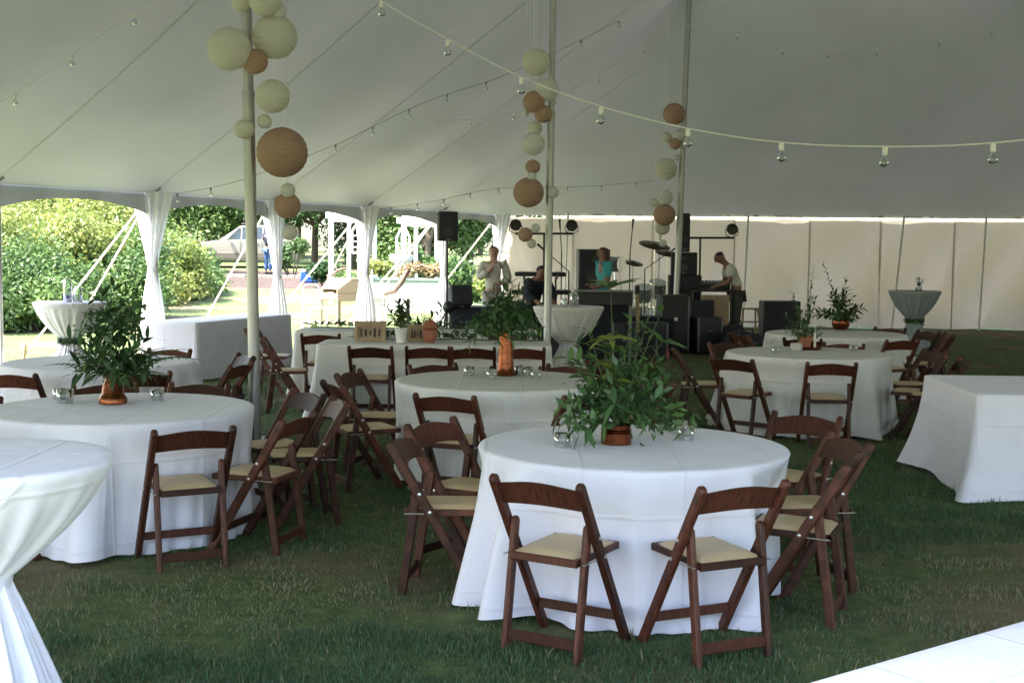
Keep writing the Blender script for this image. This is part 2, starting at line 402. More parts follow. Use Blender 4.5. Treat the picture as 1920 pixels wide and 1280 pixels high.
def make_tent():
    t = thing('marquee_tent', 'large white pole tent with scalloped open side and peaked ceiling', 'tent', (0, 0, 0))
    us = np.linspace(0, 1, 190); ys = np.linspace(FRONT, 28, 190)
    V = []
    for y in ys:
        xl = EX0 + (y - EY0) * DX / DY
        x = xl + us * (RIGHT - xl); yy = y + 0 * x
        yy = np.minimum(yy, yback(x)); V.append(np.stack([x, yy, roof(x, yy)], 1))
    V = np.array(V).reshape(-1, 3); n = 190
    i, j = np.meshgrid(np.arange(n - 1), np.arange(n - 1)); k = (j * n + i).ravel()
    o = link('canopy', npmesh('canopy', V, np.stack([k, k + 1, k + n + 1, k + n], 1), 'tent', True), t)
    # webbing seams from eave poles to the ridge
    for q in range(-6, 4):
        px, py = EX0 + DX * 2.74 * q, EY0 + DY * 2.74 * q
        if py < FRONT + .5: continue
        pts = []
        for s in np.linspace(.05, 5.6, 24):
            x, y = px + DY * s, py - DX * s
            if yback(x) - y < s * .98 or y < FRONT + .2: break
            pts.append(Vector((x, y, float(roof(x, y)) - .005)))
        ribbon(pts, .022, (DX, DY, 0), 'seam', t)
    # scalloped valance along the open left side, one panel for each bay
    for q in range(-6, 4):
        a = Vector((EX0 + DX * 2.74 * q, EY0 + DY * 2.74 * q, 0)); b = a + Vector((DX, DY, 0)) * (2.74 if q < 3 else 2.6)
        if a.y < FRONT: continue
        mb = MB()
        def fn(u, v):
            p = a.lerp(b, u); top = EAVE + .015
            drop = .14 + .19 * (abs(2 * u - 1)) ** 2.2
            out = Vector((-DY, DX, 0)) * (.015 + .02 * math.sin(u * 19) * v)
            return (p.x + out.x, p.y + out.y, top - drop * v)
        mb.grid(fn, 40, 5); mb.build('valance', 'tent', t, 180)
    # eave rope and side poles
    e0 = Vector((EX0 + DX * 2.74 * -6, EY0 + DY * 2.74 * -6, EAVE + .03)); e1 = Vector((EX0 + DX * 10.85, EY0 + DY * 10.85, EAVE + .03))
    MB().tube([e0, e1], .014, 6).build('eave_rope', 'seam', t)
    for q in range(-6, 4):
        x, y = EX0 + DX * 2.74 * q + .05, EY0 + DY * 2.74 * q
        if y < FRONT: continue
        MB().tube([(x, y, gz(y) - .03), (x, y, EAVE + .02)], .028, 10).build('side_pole', 'alu', t)
        MB().tube([(x - .03, y, EAVE), (x + .09, y - .05, EAVE + .07)], .016, 6).build('buckle', 'wire', t)
    for px in (1063, 1240, 1405, 1692, 1850):
        p = At(px, 500, 27.0); x = p.x; y = yback(x) - .12; lean = .10 if px == 1692 else .04
        MB().tube([(x - lean, y, gz(y) - .03), (x + lean, y, EAVE + .06)], .022, 8).build('side_pole', 'seam', t)
    return t
def ribbon(pts, wd, side, name, parent, m='seam'):
    if len(pts) < 2: return
    s = Vector(side) * (wd / 2); mb = MB()
    for p in pts: mb.v += [tuple(p - s), tuple(p + s)]
    mb.f = [(2 * i, 2 * i + 1, 2 * i + 3, 2 * i + 2) for i in range(len(pts) - 1)]
    return mb.build(name, m, parent, 180)
TENT = make_tent()
def make_walls():
    o = thing('tent_wall', 'translucent beige tent side wall hanging behind the band', 'tent wall')
    joints = [-.35, 1.3, 3.0, 4.75, 6.35, 7.85, 9.4, 11.0, 13.5]
    for a, b in zip(joints[:-1], joints[1:]):
        n, m = 60, 26
        u, v = np.meshgrid(np.linspace(a - .012, b + .012, n), np.linspace(0, 1, m))
        yb = yback(u) + .02
        top = EAVE - .022 - .03 * np.abs(np.sin((u - a) / (b - a) * PI * 3)) ** .7
        z0 = np.vectorize(gz)(yb) + .015 + .02 * fbm(u * 3, v * 0, 4, 2)
        z = z0 + (top - z0) * v
        f1 = np.sin(u * 2.1 + v * 3.1 + 1.5 * fbm(u, v, 8, 2)); f2 = np.sin((u * 1.5 - v * 2.6) * 2.2 + 2 * fbm(u * .8, v, 9, 2))
        yy = yb + .006 * (joints.index(a) % 2) + (1 - v ** 2) * (.09 * np.sign(f1) * np.abs(f1) ** .6 * (1 - v * .5) + .11 * f2 + .03 * fbm(u * 6, v * 3, 10, 3)) * np.clip(np.minimum(u - a, b - u) * 8, 0.02, 1)
        k = np.stack([u, yy, z], -1).reshape(-1, 3)
        i, j = np.meshgrid(np.arange(n - 1), np.arange(m - 1)); q = (j * n + i).ravel()
        link('wall_panel', npmesh('wall_panel', k, np.stack([q, q + 1, q + n + 1, q + n], 1), 'tentwall', True), o)
        MB().tube([(b, yback(b) - .015, gz(27) + .02), (b + .02, yback(b) - .015, EAVE - .1)], .010, 6).build('seam', 'seam', o)
    o2 = thing('tent_wall', 'unseen tent side wall added to darken the side away from the lawn', 'tent wall')  # out of view, added so the interior falls darker on this side
    for k in range(6):
        y0 = 26.9 - k * 3; mb = MB()
        mb.grid(lambda u, v: (RIGHT - .02 + .03 * math.sin(u * 17 + v * 4), y0 - u * 2.99, gz(y0 - 3 * u) + .01 + v * (EAVE - .16 - gz(y0 - 3 * u))), 30, 10)
        mb.build('wall_panel', 'tentwall', o2, 180)
make_walls()
# leg drapes gathered on the side poles
def curtain(px, wt, wb, ztie, lean, label, seed, shift=0):
    x = None
    q = {285: 0, 505: 1, 700: 2, 835: 3, 935: 3.9}[px]
    x, y = EX0 + DX * 2.74 * q, EY0 + DY * 2.74 * q
    o = thing('curtain', label, 'curtain', (x, y, gz(y)), 0, 'gathered white drapes on the tent legs')
    H = EAVE - gz(y) + .02; r = random.Random(seed); ph = r.uniform(0, 6)
    mb = MB()
    def prof(z):
        if z > ztie: t = (z - ztie) / (H - ztie); return .05 + (wt / 2 - .05) * (t ** 1.15), 0
        t = (ztie - z) / ztie; return .05 + (wb / 2 - .05) * math.sin(min(1, t * 1.25) * PI / 2) ** .9, 0
    def fn(u, v):
        z = .02 + v * (H - .02); w_, _ = prof(z); s = 2 * u - 1
        dep = .30 * w_ + .02
        pl = math.sin(u * 31 + ph) * .5 + math.sin(u * 53 + ph * 2) * .3
        lx = lean * (z / H - .5) if z > ztie else lean * (ztie / H - .5)
        return (s * w_ + shift + lx, -.05 - dep * (1 - s * s) * .6 + pl * (.022 + .05 * w_), z)
    mb.grid(fn, 70, 44); mb.build('drape', 'curtain', o, 180)
    mb = MB()
    def fb(u, v):
        z = .02 + v * (H - .02); w_, _ = prof(z); s = 2 * u - 1
        lx = lean * (z / H - .5) if z > ztie else lean * (ztie / H - .5)
        return (s * w_ + shift + lx, .05 + .3 * w_ * (1 - s * s) * .6 + math.sin(u * 27 + ph) * (.02 + .04 * w_), z)
    mb.grid(fb, 60, 40); mb.build('drape', 'curtain', o, 180)
    lx = lean * (ztie / H - .5)
    MB().lathe([(.062, -.02), (.07, 0), (.062, .02)], 14, (lx + shift, 0, ztie)).build('tie', 'curtain', o)
curtain(285, .60, .36, 1.42, 0.0, 'white drape tied on the tent leg beside the outdoor cocktail table', 1)
curtain(505, .40, .34, 1.25, -.16, 'white drape on the tent leg in front of the parked car', 2, .1)
curtain(700, .48, .40, 1.25, .03, 'white drape on the tent leg beside the white garden arbor', 3)
curtain(835, .40, .38, 1.15, -.10, 'white drape on the tent leg behind the pole mounted loudspeaker', 4, .06)
curtain(935, .44, .40, 1.3, .16, 'white drape at the tent corner behind the person in a white shirt', 5)
# centre poles
POLE_TOP = []
for k, ((base, top), dia, lab) in enumerate(zip(POLES, (.105, .088, .112), ('round metal tent pole beside the copper jug table with a long lantern strand', 'slim metal tent pole beside the cocktail table with glass jars', 'metal tent pole in front of the loudspeaker stack'))):
    b = Vector((base.x, base.y, gz(base.y)))
    tp = At(top[0], top[1], base.y); d = (tp - b)
    zt = float(roof(b.x, b.y)) - .04; tt = b + d * ((zt - b.z) / d.z)
    zt = float(roof(tt.x, tt.y)) - .05; tt = b + d * ((zt - b.z) / d.z)
    o = thing('tent_pole', lab, 'pole', b); POLE_TOP.append((b, tt)); loc = tt - b
    MB().tube([(0, 0, 0), loc * .5], dia / 2, 20).build('lower_tube', 'alu', o)
    MB().tube([loc * .5, loc], dia / 2 - .006, 20).build('upper_tube', 'alu', o)
    MB().lathe([(dia / 2 + .004, -.03), (dia / 2 + .006, 0), (dia / 2 + .004, .03)], 20, loc * .5).build('joint_collar', 'alu', o)
    MB().box((0, 0, .012), (.3, .3, .022), None, .004).build('base_plate', 'blackm', o)
# guy straps and stakes outside
for n_, (q, off, along) in enumerate(((0, 1.8, .0), (0, 1.95, -.55), (1, 1.7, .1), (2, 2.4, .2), (2, 2.0, .9), (3, 2.2, .0), (3, 2.4, .8), (3.9, 2.2, .5))):
    x, y = EX0 + DX * 2.74 * q, EY0 + DY * 2.74 * q
    gx, gy = x - DY * off + DX * along, y + DX * off + DY * along
    o = thing('guy_strap', ['webbing guy strap staked outside behind the fern centrepiece', 'webbing guy strap staked in the lawn before the car', 'webbing guy strap staked beside the garden arbor', 'webbing guy strap staked before the flower planter'][[0, 0, 1, 2, 2, 3, 3, 3][n_]], 'strap', (gx, gy, gz(gy)), 0, 'guy straps of the tent')
    MB().bar((0, 0, .12), (x - gx, y - gy, EAVE - gz(gy)), .035, .006, (DX, DY, 0), .001).build('webbing', 'rope', o)
    MB().bar((-.02, .02, -.1), (.06, -.03, .32), .035, .035).build('stake', 'pine', o)
    MB().box((.02, 0, .3), (.07, .05, .06), None, .01).build('ratchet', 'steel', o)

# ------------------------------------------------------------------ vegetation outside
def cloud(lobes, n, size, seed, flat=.0, droop=.2):
    r = np.random.RandomState(seed); vol = np.array([a * b * c for _, (a, b, c) in lobes]) ** .75
    idx = r.choice(len(lobes), n, p=vol / vol.sum())
    C = np.array([l[0] for l in lobes])[idx]; Rr = np.array([l[1] for l in lobes])[idx]
    d = r.randn(n, 3); d /= np.linalg.norm(d, axis=1)[:, None]
    rad = r.uniform(0, 1, n) ** .38 * (1 + .13 * r.randn(n))
    # lumpy surface
    lump = 1 + .18 * np.sin(d[:, 0] * 7 + idx) * np.sin(d[:, 2] * 8 + idx * 2) + .12 * np.sin(d[:, 1] * 11 + idx)
    P = C + d * (rad * lump)[:, None] * Rr
    nr = d * .5 + r.randn(n, 3) * .6 + np.array([0, 0, .35]); nr /= np.linalg.norm(nr, axis=1)[:, None]
    t = np.cross(nr, r.randn(n, 3)); t /= np.linalg.norm(t, axis=1)[:, None]; b = np.cross(nr, t)
    s = size * r.uniform(.6, 1.5, n)[:, None]
    v = np.stack([P - t * s, P - t * s * .1 + b * s * .42 + nr * s * .12, P + t * s, P + t * s * .1 - b * s * .42 + nr * s * .12], 1).reshape(-1, 3)
    i = np.arange(n) * 4
    return v, np.stack([i, i + 1, i + 2, i + 3], 1)
def plant(name, cat, label, base, lobes, n, size, m, seed, group=None, trunk=None):
    o = thing(name, label, cat, base, 0, group)
    v, f = cloud(lobes, n, size, seed)
    v = np.asarray(v); v[:, 2] = np.maximum(v[:, 2], .02)
    link('crown' if cat == 'tree' else 'foliage', npmesh('foliage', v, f, m), o)
    r = random.Random(seed); mb = MB(); tr = trunk or .03
    H = max(l[0][2] for l in lobes)
    if trunk:
        mb.tube([(0, 0, -.1), (.05, 0, H * .35), (-.08, .05, H * .7), (0, 0, H)], [tr, tr * .8, tr * .5, tr * .15], 9)
        for c, rr in lobes: mb.tube([(0, 0, H * .3), (c[0] * .5, c[1] * .5, H * .3 + (c[2] - H * .3) * .6), c], [tr * .5, tr * .3, .02], 6)
    else:
        for c, rr in lobes:
            mb.tube([(c[0] * .3, c[1] * .3, -.05), (c[0] * .8, c[1] * .8, c[2] * .6), c], [tr, tr * .7, .008], 5)
    mb.build('trunk' if trunk else 'stems', 'trunk', o)
    return o
def rl(r, n, w, d, h0, h1, s0, s1):
    return [((r.uniform(-w, w), r.uniform(-d, d), r.uniform(h0, h1)), (r.uniform(s0, s1), r.uniform(s0, s1), r.uniform(s0, s1) * .8)) for _ in range(n)]
r_ = random.Random(21)
# bright hedge of shrubs beyond the lawn on the open side
for i, (px, D, wd, h, m, lab) in enumerate((
    (20, 27, 1.6, 2.3, 'fol_b', 'tall bright yellow green shrub with the lightest leaves beyond the cocktail table'),
    (120, 30, 1.9, 2.9, 'fol_b', 'tall airy yellow green shrub behind the outdoor cocktail table'),
    (205, 28, 1.3, 2.0, 'fol_m', 'rounded mid green shrub behind the tent guy straps'),
    (90, 25.2, 1.2, 1.2, 'fol_m', 'low dense green shrub spreading behind the cocktail table'),
    (-60, 25, 1.5, 1.9, 'fol_m', 'green shrub at the end of the bright shrub border'),
    (262, 33, 1.5, 1.6, 'fol_b', 'yellow green shrub showing beside the tied tent drape'),
    (335, 37, 1.3, 1.3, 'fol_m', 'leafy green shrub covering the front of the parked car'),
    (362, 38, .8, .45, 'fol_m', 'low green shrub beside the gravel drive before the car'),
    (318, 35, 1.0, 1.2, 'fol_b', 'small yellow green shrub between the drape and the car'))):
    b = Gr(px, D); plant('shrub', 'shrub', lab, b, rl(r_, 8, wd * .75, wd * .6, h * .25, h * .85, wd * .42, wd * .7), 17000, .05 if D < 30 else .06, m, 40 + i, 'shrubs along the lawn')
for i, (px, D, wd, h, m, lab) in enumerate((
    (30, 44, 3.0, 6.5, 'fol_b', 'broad sunlit yellow green tree above the shrub border'),
    (215, 48, 3.0, 6.0, 'fol_m', 'mid green tree rising behind the shrub border'),
    (130, 62, 3.6, 8, 'fol_d', 'dark tree far behind the yellow green shrubs'),
    (345, 60, 3.6, 7.5, 'fol_d', 'dense dark tree behind the bonnet of the parked car'),
    (440, 64, 3.6, 8.5, 'fol_m', 'mid green tree behind the roof of the parked car'),
    (395, 57, 2.4, 4.5, 'fol_m', 'lower leafy tree directly behind the parked car'),
    (520, 62, 3.2, 8, 'fol_d', 'dark tree behind the rear of the parked car'),
    (590, 55, 2.6, 6.5, 'fol_d', 'dark evergreen tree beside the white garden arbor'),
    (660, 52, 2.6, 6.2, 'fol_d', 'dark tree seen through the garden arbor'),
    (735, 54, 2.6, 6.2, 'fol_d', 'dark tree behind the hanging gothic lantern'),
    (800, 48, 2.0, 5.0, 'fol_m', 'green tree behind the flower planter'),
    (880, 50, 2.6, 6.5, 'fol_m', 'leafy tree behind the person in a white shirt'),
    (250, 72, 4.5, 9, 'fol_d', 'tall dark tree at the back of the garden'),
    (700, 72, 5.0, 9, 'fol_d', 'tall dark tree far behind the arbor'), (560, 75, 5, 10, 'fol_d', 'tallest dark tree at the back of the drive'),
    (-120, 60, 5, 9, 'fol_d', 'dark tree at the far end of the shrub border'), (900, 70, 4.5, 9, 'fol_d', 'tall dark tree far behind the tent corner'))):
    b = Gr(px, D); plant('garden_tree', 'tree', lab, b, rl(r_, 11, wd * .75, wd * .6, h * .22, h * .85, wd * .36, wd * .62), 15000, .10, m, 70 + i, 'trees at the back of the garden', .16)
# low plants round the arbor and the planter
for i, (px, D, wd, h, m, lab, nn) in enumerate((
    (865, 33, .9, 1.5, 'fol_m', 'tall feathery green plant growing behind the speaker stand', 5000),
    (800, 38, 1.1, 1.6, 'fol_m', 'leafy green bush behind the flower planter', 5000),
    (905, 32, .7, 1.3, 'fol_b', 'yellow green plant growing at the tent corner', 4000),
    (665, 36, .7, .8, 'fol_m', 'low grey green plant at the foot of the arbor', 3000),
    (610, 41, .8, .9, 'fol_d', 'dark low bush beside the blue cooler', 3000),
    (548, 46, .8, 1.5, 'fol_m', 'thin leafy bush at the rear of the car', 2500))):
    b = Gr(px, D); plant('garden_plant', 'plant', lab, b, rl(r_, 6, wd * .6, wd * .5, h * .2, h * .8, wd * .3, wd * .5), nn, .07, m, 120 + i, 'plants round the arbor')
# gravel drive with pale kerb
def drive():
    mb = MB()
    mb.grid(lambda u, v: (-15 + 9 * u, 41.5 + 9 * v - 1.5 * u, gz(41.5 + 9 * v - 1.5 * u) + .006), 20, 20)
    d = struct(mb.build('driveway', 'soil', None, 180))
    for k in range(14):
        x = -14.6 + k * .6; y = 46.6 - .1 * k
        o = MB().box((0, 0, .05), (.57, .2, .14), None, .02).build('kerb_stone', 'kerb', d); o.location = (x, y, gz(y))
drive()
# ================================================================== GARDEN OBJECTS
def suv():
    p = Gr(462, 52); o = thing('parked_car', 'beige four door sport utility car parked on the gravel drive', 'car', p, math.radians(4))
    L, W = 4.5, .88                      # nose towards -x
    # body shell lofted along x: (x, z sill, z shoulder, half width)
    st = [(-2.24, .45, .72, .60), (-2.18, .36, .86, .74), (-1.95, .30, .95, .83), (-1.5, .29, 1.02, .87), (-.75, .28, 1.10, .88), (0, .28, 1.12, .89), (1.0, .28, 1.14, .89), (1.8, .30, 1.15, .87), (2.15, .36, 1.12, .80), (2.26, .46, 1.02, .68)]
    mb = MB(); ring = []
    for x, a, b, h in st:
        ring.append([(x, -h * .96, a), (x, -h, a + .12), (x, -h, (a + b) / 2), (x, -h * .97, b - .06), (x, -h * .86, b), (x, h * .86, b), (x, h * .97, b - .06), (x, h, (a + b) / 2), (x, h, a + .12), (x, h * .96, a)])
    n = 10
    for rg in ring: mb.v += rg
    for i in range(len(st) - 1):
        for j in range(n): mb.f.append((i * n + j, i * n + (j + 1) % n, (i + 1) * n + (j + 1) % n, (i + 1) * n + j))
    mb.f += [tuple(range(n)), tuple(range(len(st) * n - 1, (len(st) - 1) * n - 1, -1))]
    body = mb.build('body', 'carp', o, 35)
    # greenhouse
    mb = MB(); g = [(-.95, 1.08, 1.10, .80, .80), (-.15, 1.08, 1.66, .80, .62), (.35, 1.08, 1.72, .80, .62), (1.35, 1.1, 1.70, .80, .60), (1.85, 1.1, 1.62, .78, .57), (2.12, 1.1, 1.14, .76, .72)]
    for x, z0, z1, h0, h1 in g: mb.v += [(x, -h0, z0), (x, -h1, z1 - .05), (x, -h1 + .08, z1), (x, h1 - .08, z1), (x, h1, z1 - .05), (x, h0, z0)]
    for i in range(len(g) - 1):
        for j in range(5): mb.f.append((i * 6 + j, i * 6 + j + 1, (i + 1) * 6 + j + 1, (i + 1) * 6 + j))
    mb.build('cabin', 'carp', o, 35)
    def wy(z): return .80 - (z - 1.08) / .6 * .18
    for s in (-1, 1):
        for poly in ([(-.62, 1.14), (-.12, 1.14), (-.12, 1.58), (-.17, 1.58)], [(-.05, 1.14), (.72, 1.15), (.72, 1.62), (-.05, 1.60)], [(.79, 1.15), (1.38, 1.17), (1.35, 1.60), (.79, 1.62)], [(1.45, 1.18), (1.9, 1.2), (1.72, 1.56), (1.43, 1.58)]):
            MB().add([(x, s * (wy(z) + .012), z) for x, z in poly], [(0, 1, 2, 3)]).build('window', 'carg', o, 0)
        for x in (-1.42, 1.35):
            wh = MB().lathe([(.22, -.11), (.33, -.11), (.36, -.07), (.36, .07), (.33, .11), (.22, .11)], 28, (x, s * .80, .36), Matrix.Rotation(PI / 2, 3, 'X')).build('wheel', 'tyre', o)
            mb = MB().lathe([(.23, -.02), (.235, .02), (.21, .03), (.20, -.02)], 24, (x, s * .905, .36), Matrix.Rotation(PI / 2, 3, 'X'))
            for k in range(5):
                a = 2 * PI * k / 5 + .3; mb.bar((x, s * .91, .36), (x + .21 * math.cos(a), s * .91, .36 + .21 * math.sin(a)), .06, .02, (0, 1, 0))
            mb.lathe([(.05, -.02), (.05, .03)], 12, (x, s * .905, .36), Matrix.Rotation(PI / 2, 3, 'X')); mb.build('rim', 'rim', wh)
            mb = MB(); pts = []
            for k in range(15):
                a = PI * k / 14; pts.append((x + .43 * math.cos(a), s * .885, .36 + .43 * math.sin(a)))
            mb.tube(pts, .045, 6); mb.build('wheel_arch', 'carl', o)
        MB().box((-.02, s * .895, .48), (2.05, .03, .24), None, .01).build('side_cladding', 'carl', o)
        MB().box((-.55, s * 1.0, 1.14), (.12, .2, .13), None, .03).build('mirror', 'carp', o)
        MB().box((-2.13, s * .58, .80), (.14, .32, .13), None, .03).build('headlight', 'lampw', o)
        MB().box((2.2, s * .68, .92), (.08, .14, .26), None, .02).build('tail_light', 'lampr', o)
        for x in (.55, 1.25): MB().box((x, s * .90, .98), (.16, .03, .035), None, .008).build('door_handle', 'carp', o)
        for x in (-.1, .75): MB().box((x, s * .891, .80), (.012, .01, .5)).build('door_gap', 'tyre', o)
        MB().tube([(-.1, s * .56, 1.73), (.1, s * .56, 1.77), (1.5, s * .55, 1.76), (1.7, s * .54, 1.70)], .02, 6).build('roof_rail', 'blackm', o)
    MB().add([(-.93, -.70, 1.13), (-.93, .70, 1.13), (-.19, .56, 1.63), (-.19, -.56, 1.63)], [(0, 1, 2, 3)]).build('windscreen', 'carg', o, 0)
    bpy.data.objects[o.children[-1].name].location = (-.02, 0, .02)
    MB().add([(2.10, -.66, 1.2), (2.10, .66, 1.2), (1.90, .52, 1.58), (1.90, -.52, 1.58)], [(0, 1, 2, 3)]).build('rear_window', 'carg', o, 0)
    o.children[-1].location = (.03, 0, .01)
    MB().box((-2.21, 0, .56), (.16, 1.3, .22), None, .04).build('front_bumper', 'carl', o)
    MB().box((-2.19, 0, .78), (.1, .7, .12), None, .02).build('front_grille', 'tyre', o)
    MB().box((2.24, 0, .56), (.16, 1.4, .22), None, .04).build('rear_bumper', 'carl', o)
suv()
def cooler():
    p = Gr(581, 43.2); o = thing('cooler', 'blue ice cooler with white lid on the drive edge', 'cooler', p, .1)
    MB().box((0, 0, .19), (.60, .36, .34), None, .03).build('body', 'cblue', o)
    MB().box((0, 0, .40), (.62, .38, .08), None, .025).build('lid', 'cwhite', o)
    MB().box((-.02, -.184, .24), (.17, .008, .07), None, .003).build('emblem', 'cwhite', o)
    MB().tube([(-.31, -.1, .28), (-.34, -.1, .27), (-.34, .1, .27), (-.31, .1, .28)], .012, 6).build('handle', 'cwhite', o)
    MB().tube([(.31, -.1, .28), (.34, -.1, .27), (.34, .1, .27), (.31, .1, .28)], .012, 6).build('handle', 'cwhite', o)
cooler()
def arbor():
    p = Gr(700, 34); o = thing('garden_arbor', 'white timber garden arbor with crossbeams standing in the flower beds', 'arbor', p, .0)
    s = FPX / 34; g = p.z
    def X(px): return (px - 700) / s
    for px, dy in ((621, 0), (676, 0), (755, .3), (818, .3), (640, 1.6), (690, 1.6), (770, 1.8)):
        top = At(px, 402 if px < 700 else 412, 34 + dy).z - g
        MB().bar((X(px), dy, -.02), (X(px), dy, top), .13 if dy < 1 else .1, .13 if dy < 1 else .1, (0, 1, 0), .01).build('post', 'whitepaint', o)
    for a, b, y, z in ((612, 690, -.08, 404), (612, 690, 1.65, 408), (742, 826, .22, 413), (742, 826, 1.85, 416)):
        zz = At(a, z, 34).z - g; MB().bar((X(a), y, zz), (X(b), y, zz - .03), .06, .16, (0, 0, 1), .008).build('beam', 'whitepaint', o)
    for px, z in ((622, 399), (640, 400), (658, 401), (676, 402), (757, 409), (775, 410), (795, 411), (815, 412)):
        zz = At(px, z, 34).z - g + .08; MB().bar((X(px), -.35, zz), (X(px), 2.1, zz), .05, .12, (0, 0, 1), .008).build('rafter', 'whitepaint', o)
    return o
arbor()
def gothic(px, y0, y1, D, wd, label):
    t = At(px, y0, D); b = At(px, y1, D); H = t.z - b.z
    o = thing('hanging_lantern', label, 'lantern', (b.x, D, b.z), 0, 'white gothic panels hung on the arbor')
    W = wd / 2; R = .03
    pts = [(-W, 0, 0), (-W, 0, H * .72), (-W * .6, 0, H * .86), (0, 0, H)]
    for s in (1, -1): MB().tube([(s * x, y, z) for x, y, z in pts], R, 6).build('frame', 'whitepaint', o)
    MB().bar((-W, 0, 0), (W, 0, 0), .05, .06).build('bottom_rail', 'whitepaint', o)
    for k in range(1, 4): MB().bar((-W, 0, H * .19 * k), (W, 0, H * .19 * k), .025, .025).build('crossbar', 'whitepaint', o)
    MB().bar((0, 0, 0), (0, 0, H * .95), .025, .025, (0, 1, 0)).build('upright', 'whitepaint', o)
    MB().tube([(0, 0, H), (0, 0, H + .45)], .008, 5).build('chain', 'wire', o)
gothic(671, 418, 474, 33.6, .30, 'white gothic panel hung beside the tied drape under the arbor')
gothic(756, 424, 500, 34, .34, 'tall white gothic panel hung above the flower planter')
def planter():
    p = Gr(750, 31); o = thing('flower_planter', 'long pale stone planter with green rim and pink flowers', 'planter', p)
    MB().box((0, 0, .38), (2.0, .6, .78), None, .02).build('trough', 'stonep', o)
    MB().box((0, 0, .80), (2.1, .7, .07), None, .015).build('rim', 'planterg', o)
    for lb, m, sd in ((rl(random.Random(3), 5, .3, .2, .95, 1.1, .16, .26), 'fol_b', 5), (rl(random.Random(4), 6, .5, .2, .92, 1.1, .14, .24), 'fol_p', 6)):
        v, f = cloud(lb, 1600, .05, sd); v[:, 0] += -.5 if sd == 5 else .45
        k = link('foliage' if sd == 5 else 'flowers', npmesh('foliage', v, f, m), o)
    b = Gr(753, 31.1); q = thing('pedestal', 'weathered stone pedestal rising behind the flower planter', 'pedestal', Gr(752, 32))
    MB().lathe([(.30, 0), (.30, .08), (.22, .14), (.18, .5), (.18, 1.1), (.26, 1.2), (.30, 1.28), (.30, 1.36), (.1, 1.40)], 8, (0, 0, 0)).build('column', 'stonep', q)
planter()
def desk():
    p = Gr(635, 27); o = thing('writing_desk', 'small oak slant top writing desk standing on the sunny lawn', 'desk', p, math.radians(-52))
    W, D_ = .75, .50
    for x in (-W / 2 + .03, W / 2 - .03):
        for y in (-D_ / 2 + .03, D_ / 2 - .03): MB().bar((x, y, 0), (x, y, .55), .045, .045, (0, 1, 0), .006).build('leg', 'desk', o)
    MB().box((0, 0, .60), (W, D_, .16), None, .01).build('carcass', 'desk', o)
    mt = Matrix(((0, -1, 0), (1, 0, 0), (0, 0, 1)))
    for s in (-1, 1):
        MB().prism([(-D_ / 2, .69), (D_ / 2, .69), (D_ / 2, .97), (.08, .97), (-D_ / 2, .76)], .025, Matrix.Translation((s * (W / 2 - .014), 0, 0)) @ Matrix.Rotation(PI / 2, 4, 'Z')).build('side_panel', 'desk', o)
    MB().bar((0, -D_ / 2 - .0, .768), (0, .085, .976), W - .06, .02, (0, -.53, .85)).build('slant_lid', 'desk', o)
    o.children[-1].rotation_euler = (0, 0, 0)
    MB().box((0, .165, .985), (W + .02, .19, .025), None, .005).build('top', 'desk', o)
    MB().box((0, D_ / 2 - .012, .83), (W - .06, .02, .28)).build('back_panel', 'desk', o)
    MB().box((0, -D_ / 2 - .006, .60), (W - .12, .012, .11), None, .003).build('drawer', 'desk', o)
    MB().ball((0, -D_ / 2 - .022, .60), .014).build('knob', 'steel', o)
    q = thing('driftwood_branch', 'small twisted branch lying on the writing desk', 'branch', p + Vector((-.05, .12, 1.0)))
    MB().tube([(-.22, 0, .03), (-.1, .02, .06), (.02, 0, .16), (.16, .03, .20), (.3, .02, .16)], [.03, .035, .03, .02, .008], 7).build('limb', 'bark', q)
    MB().tube([(.0, 0, .15), (-.04, 0, .26), (-.1, .02, .32)], [.02, .015, .006], 6).build('twig', 'bark', q)
    c = Gr(590, 25.5); q = thing('garden_chair', 'white wire garden chair with a woven seat back on the lawn', 'chair', c, .5)
    for x in (-.19, .19):
        MB().tube([(x, -.2, 0), (x, -.18, .45)], .012, 6).build('leg', 'whitepaint', q)
        MB().tube([(x, .2, 0), (x, .17, .45), (x * .95, .22, .85)], .012, 6).build('leg', 'whitepaint', q)
    MB().tube([(-.19, .22, .84), (-.1, .23, .92), (.1, .23, .92), (.19, .22, .84)], .012, 6).build('back_hoop', 'whitepaint', q)
    MB().box((0, .205, .68), (.30, .02, .28), None, .008).build('back_panel', 'rope', q)
    MB().box((0, 0, .46), (.42, .42, .025), None, .01).build('seat', 'whitepaint', q)
desk()

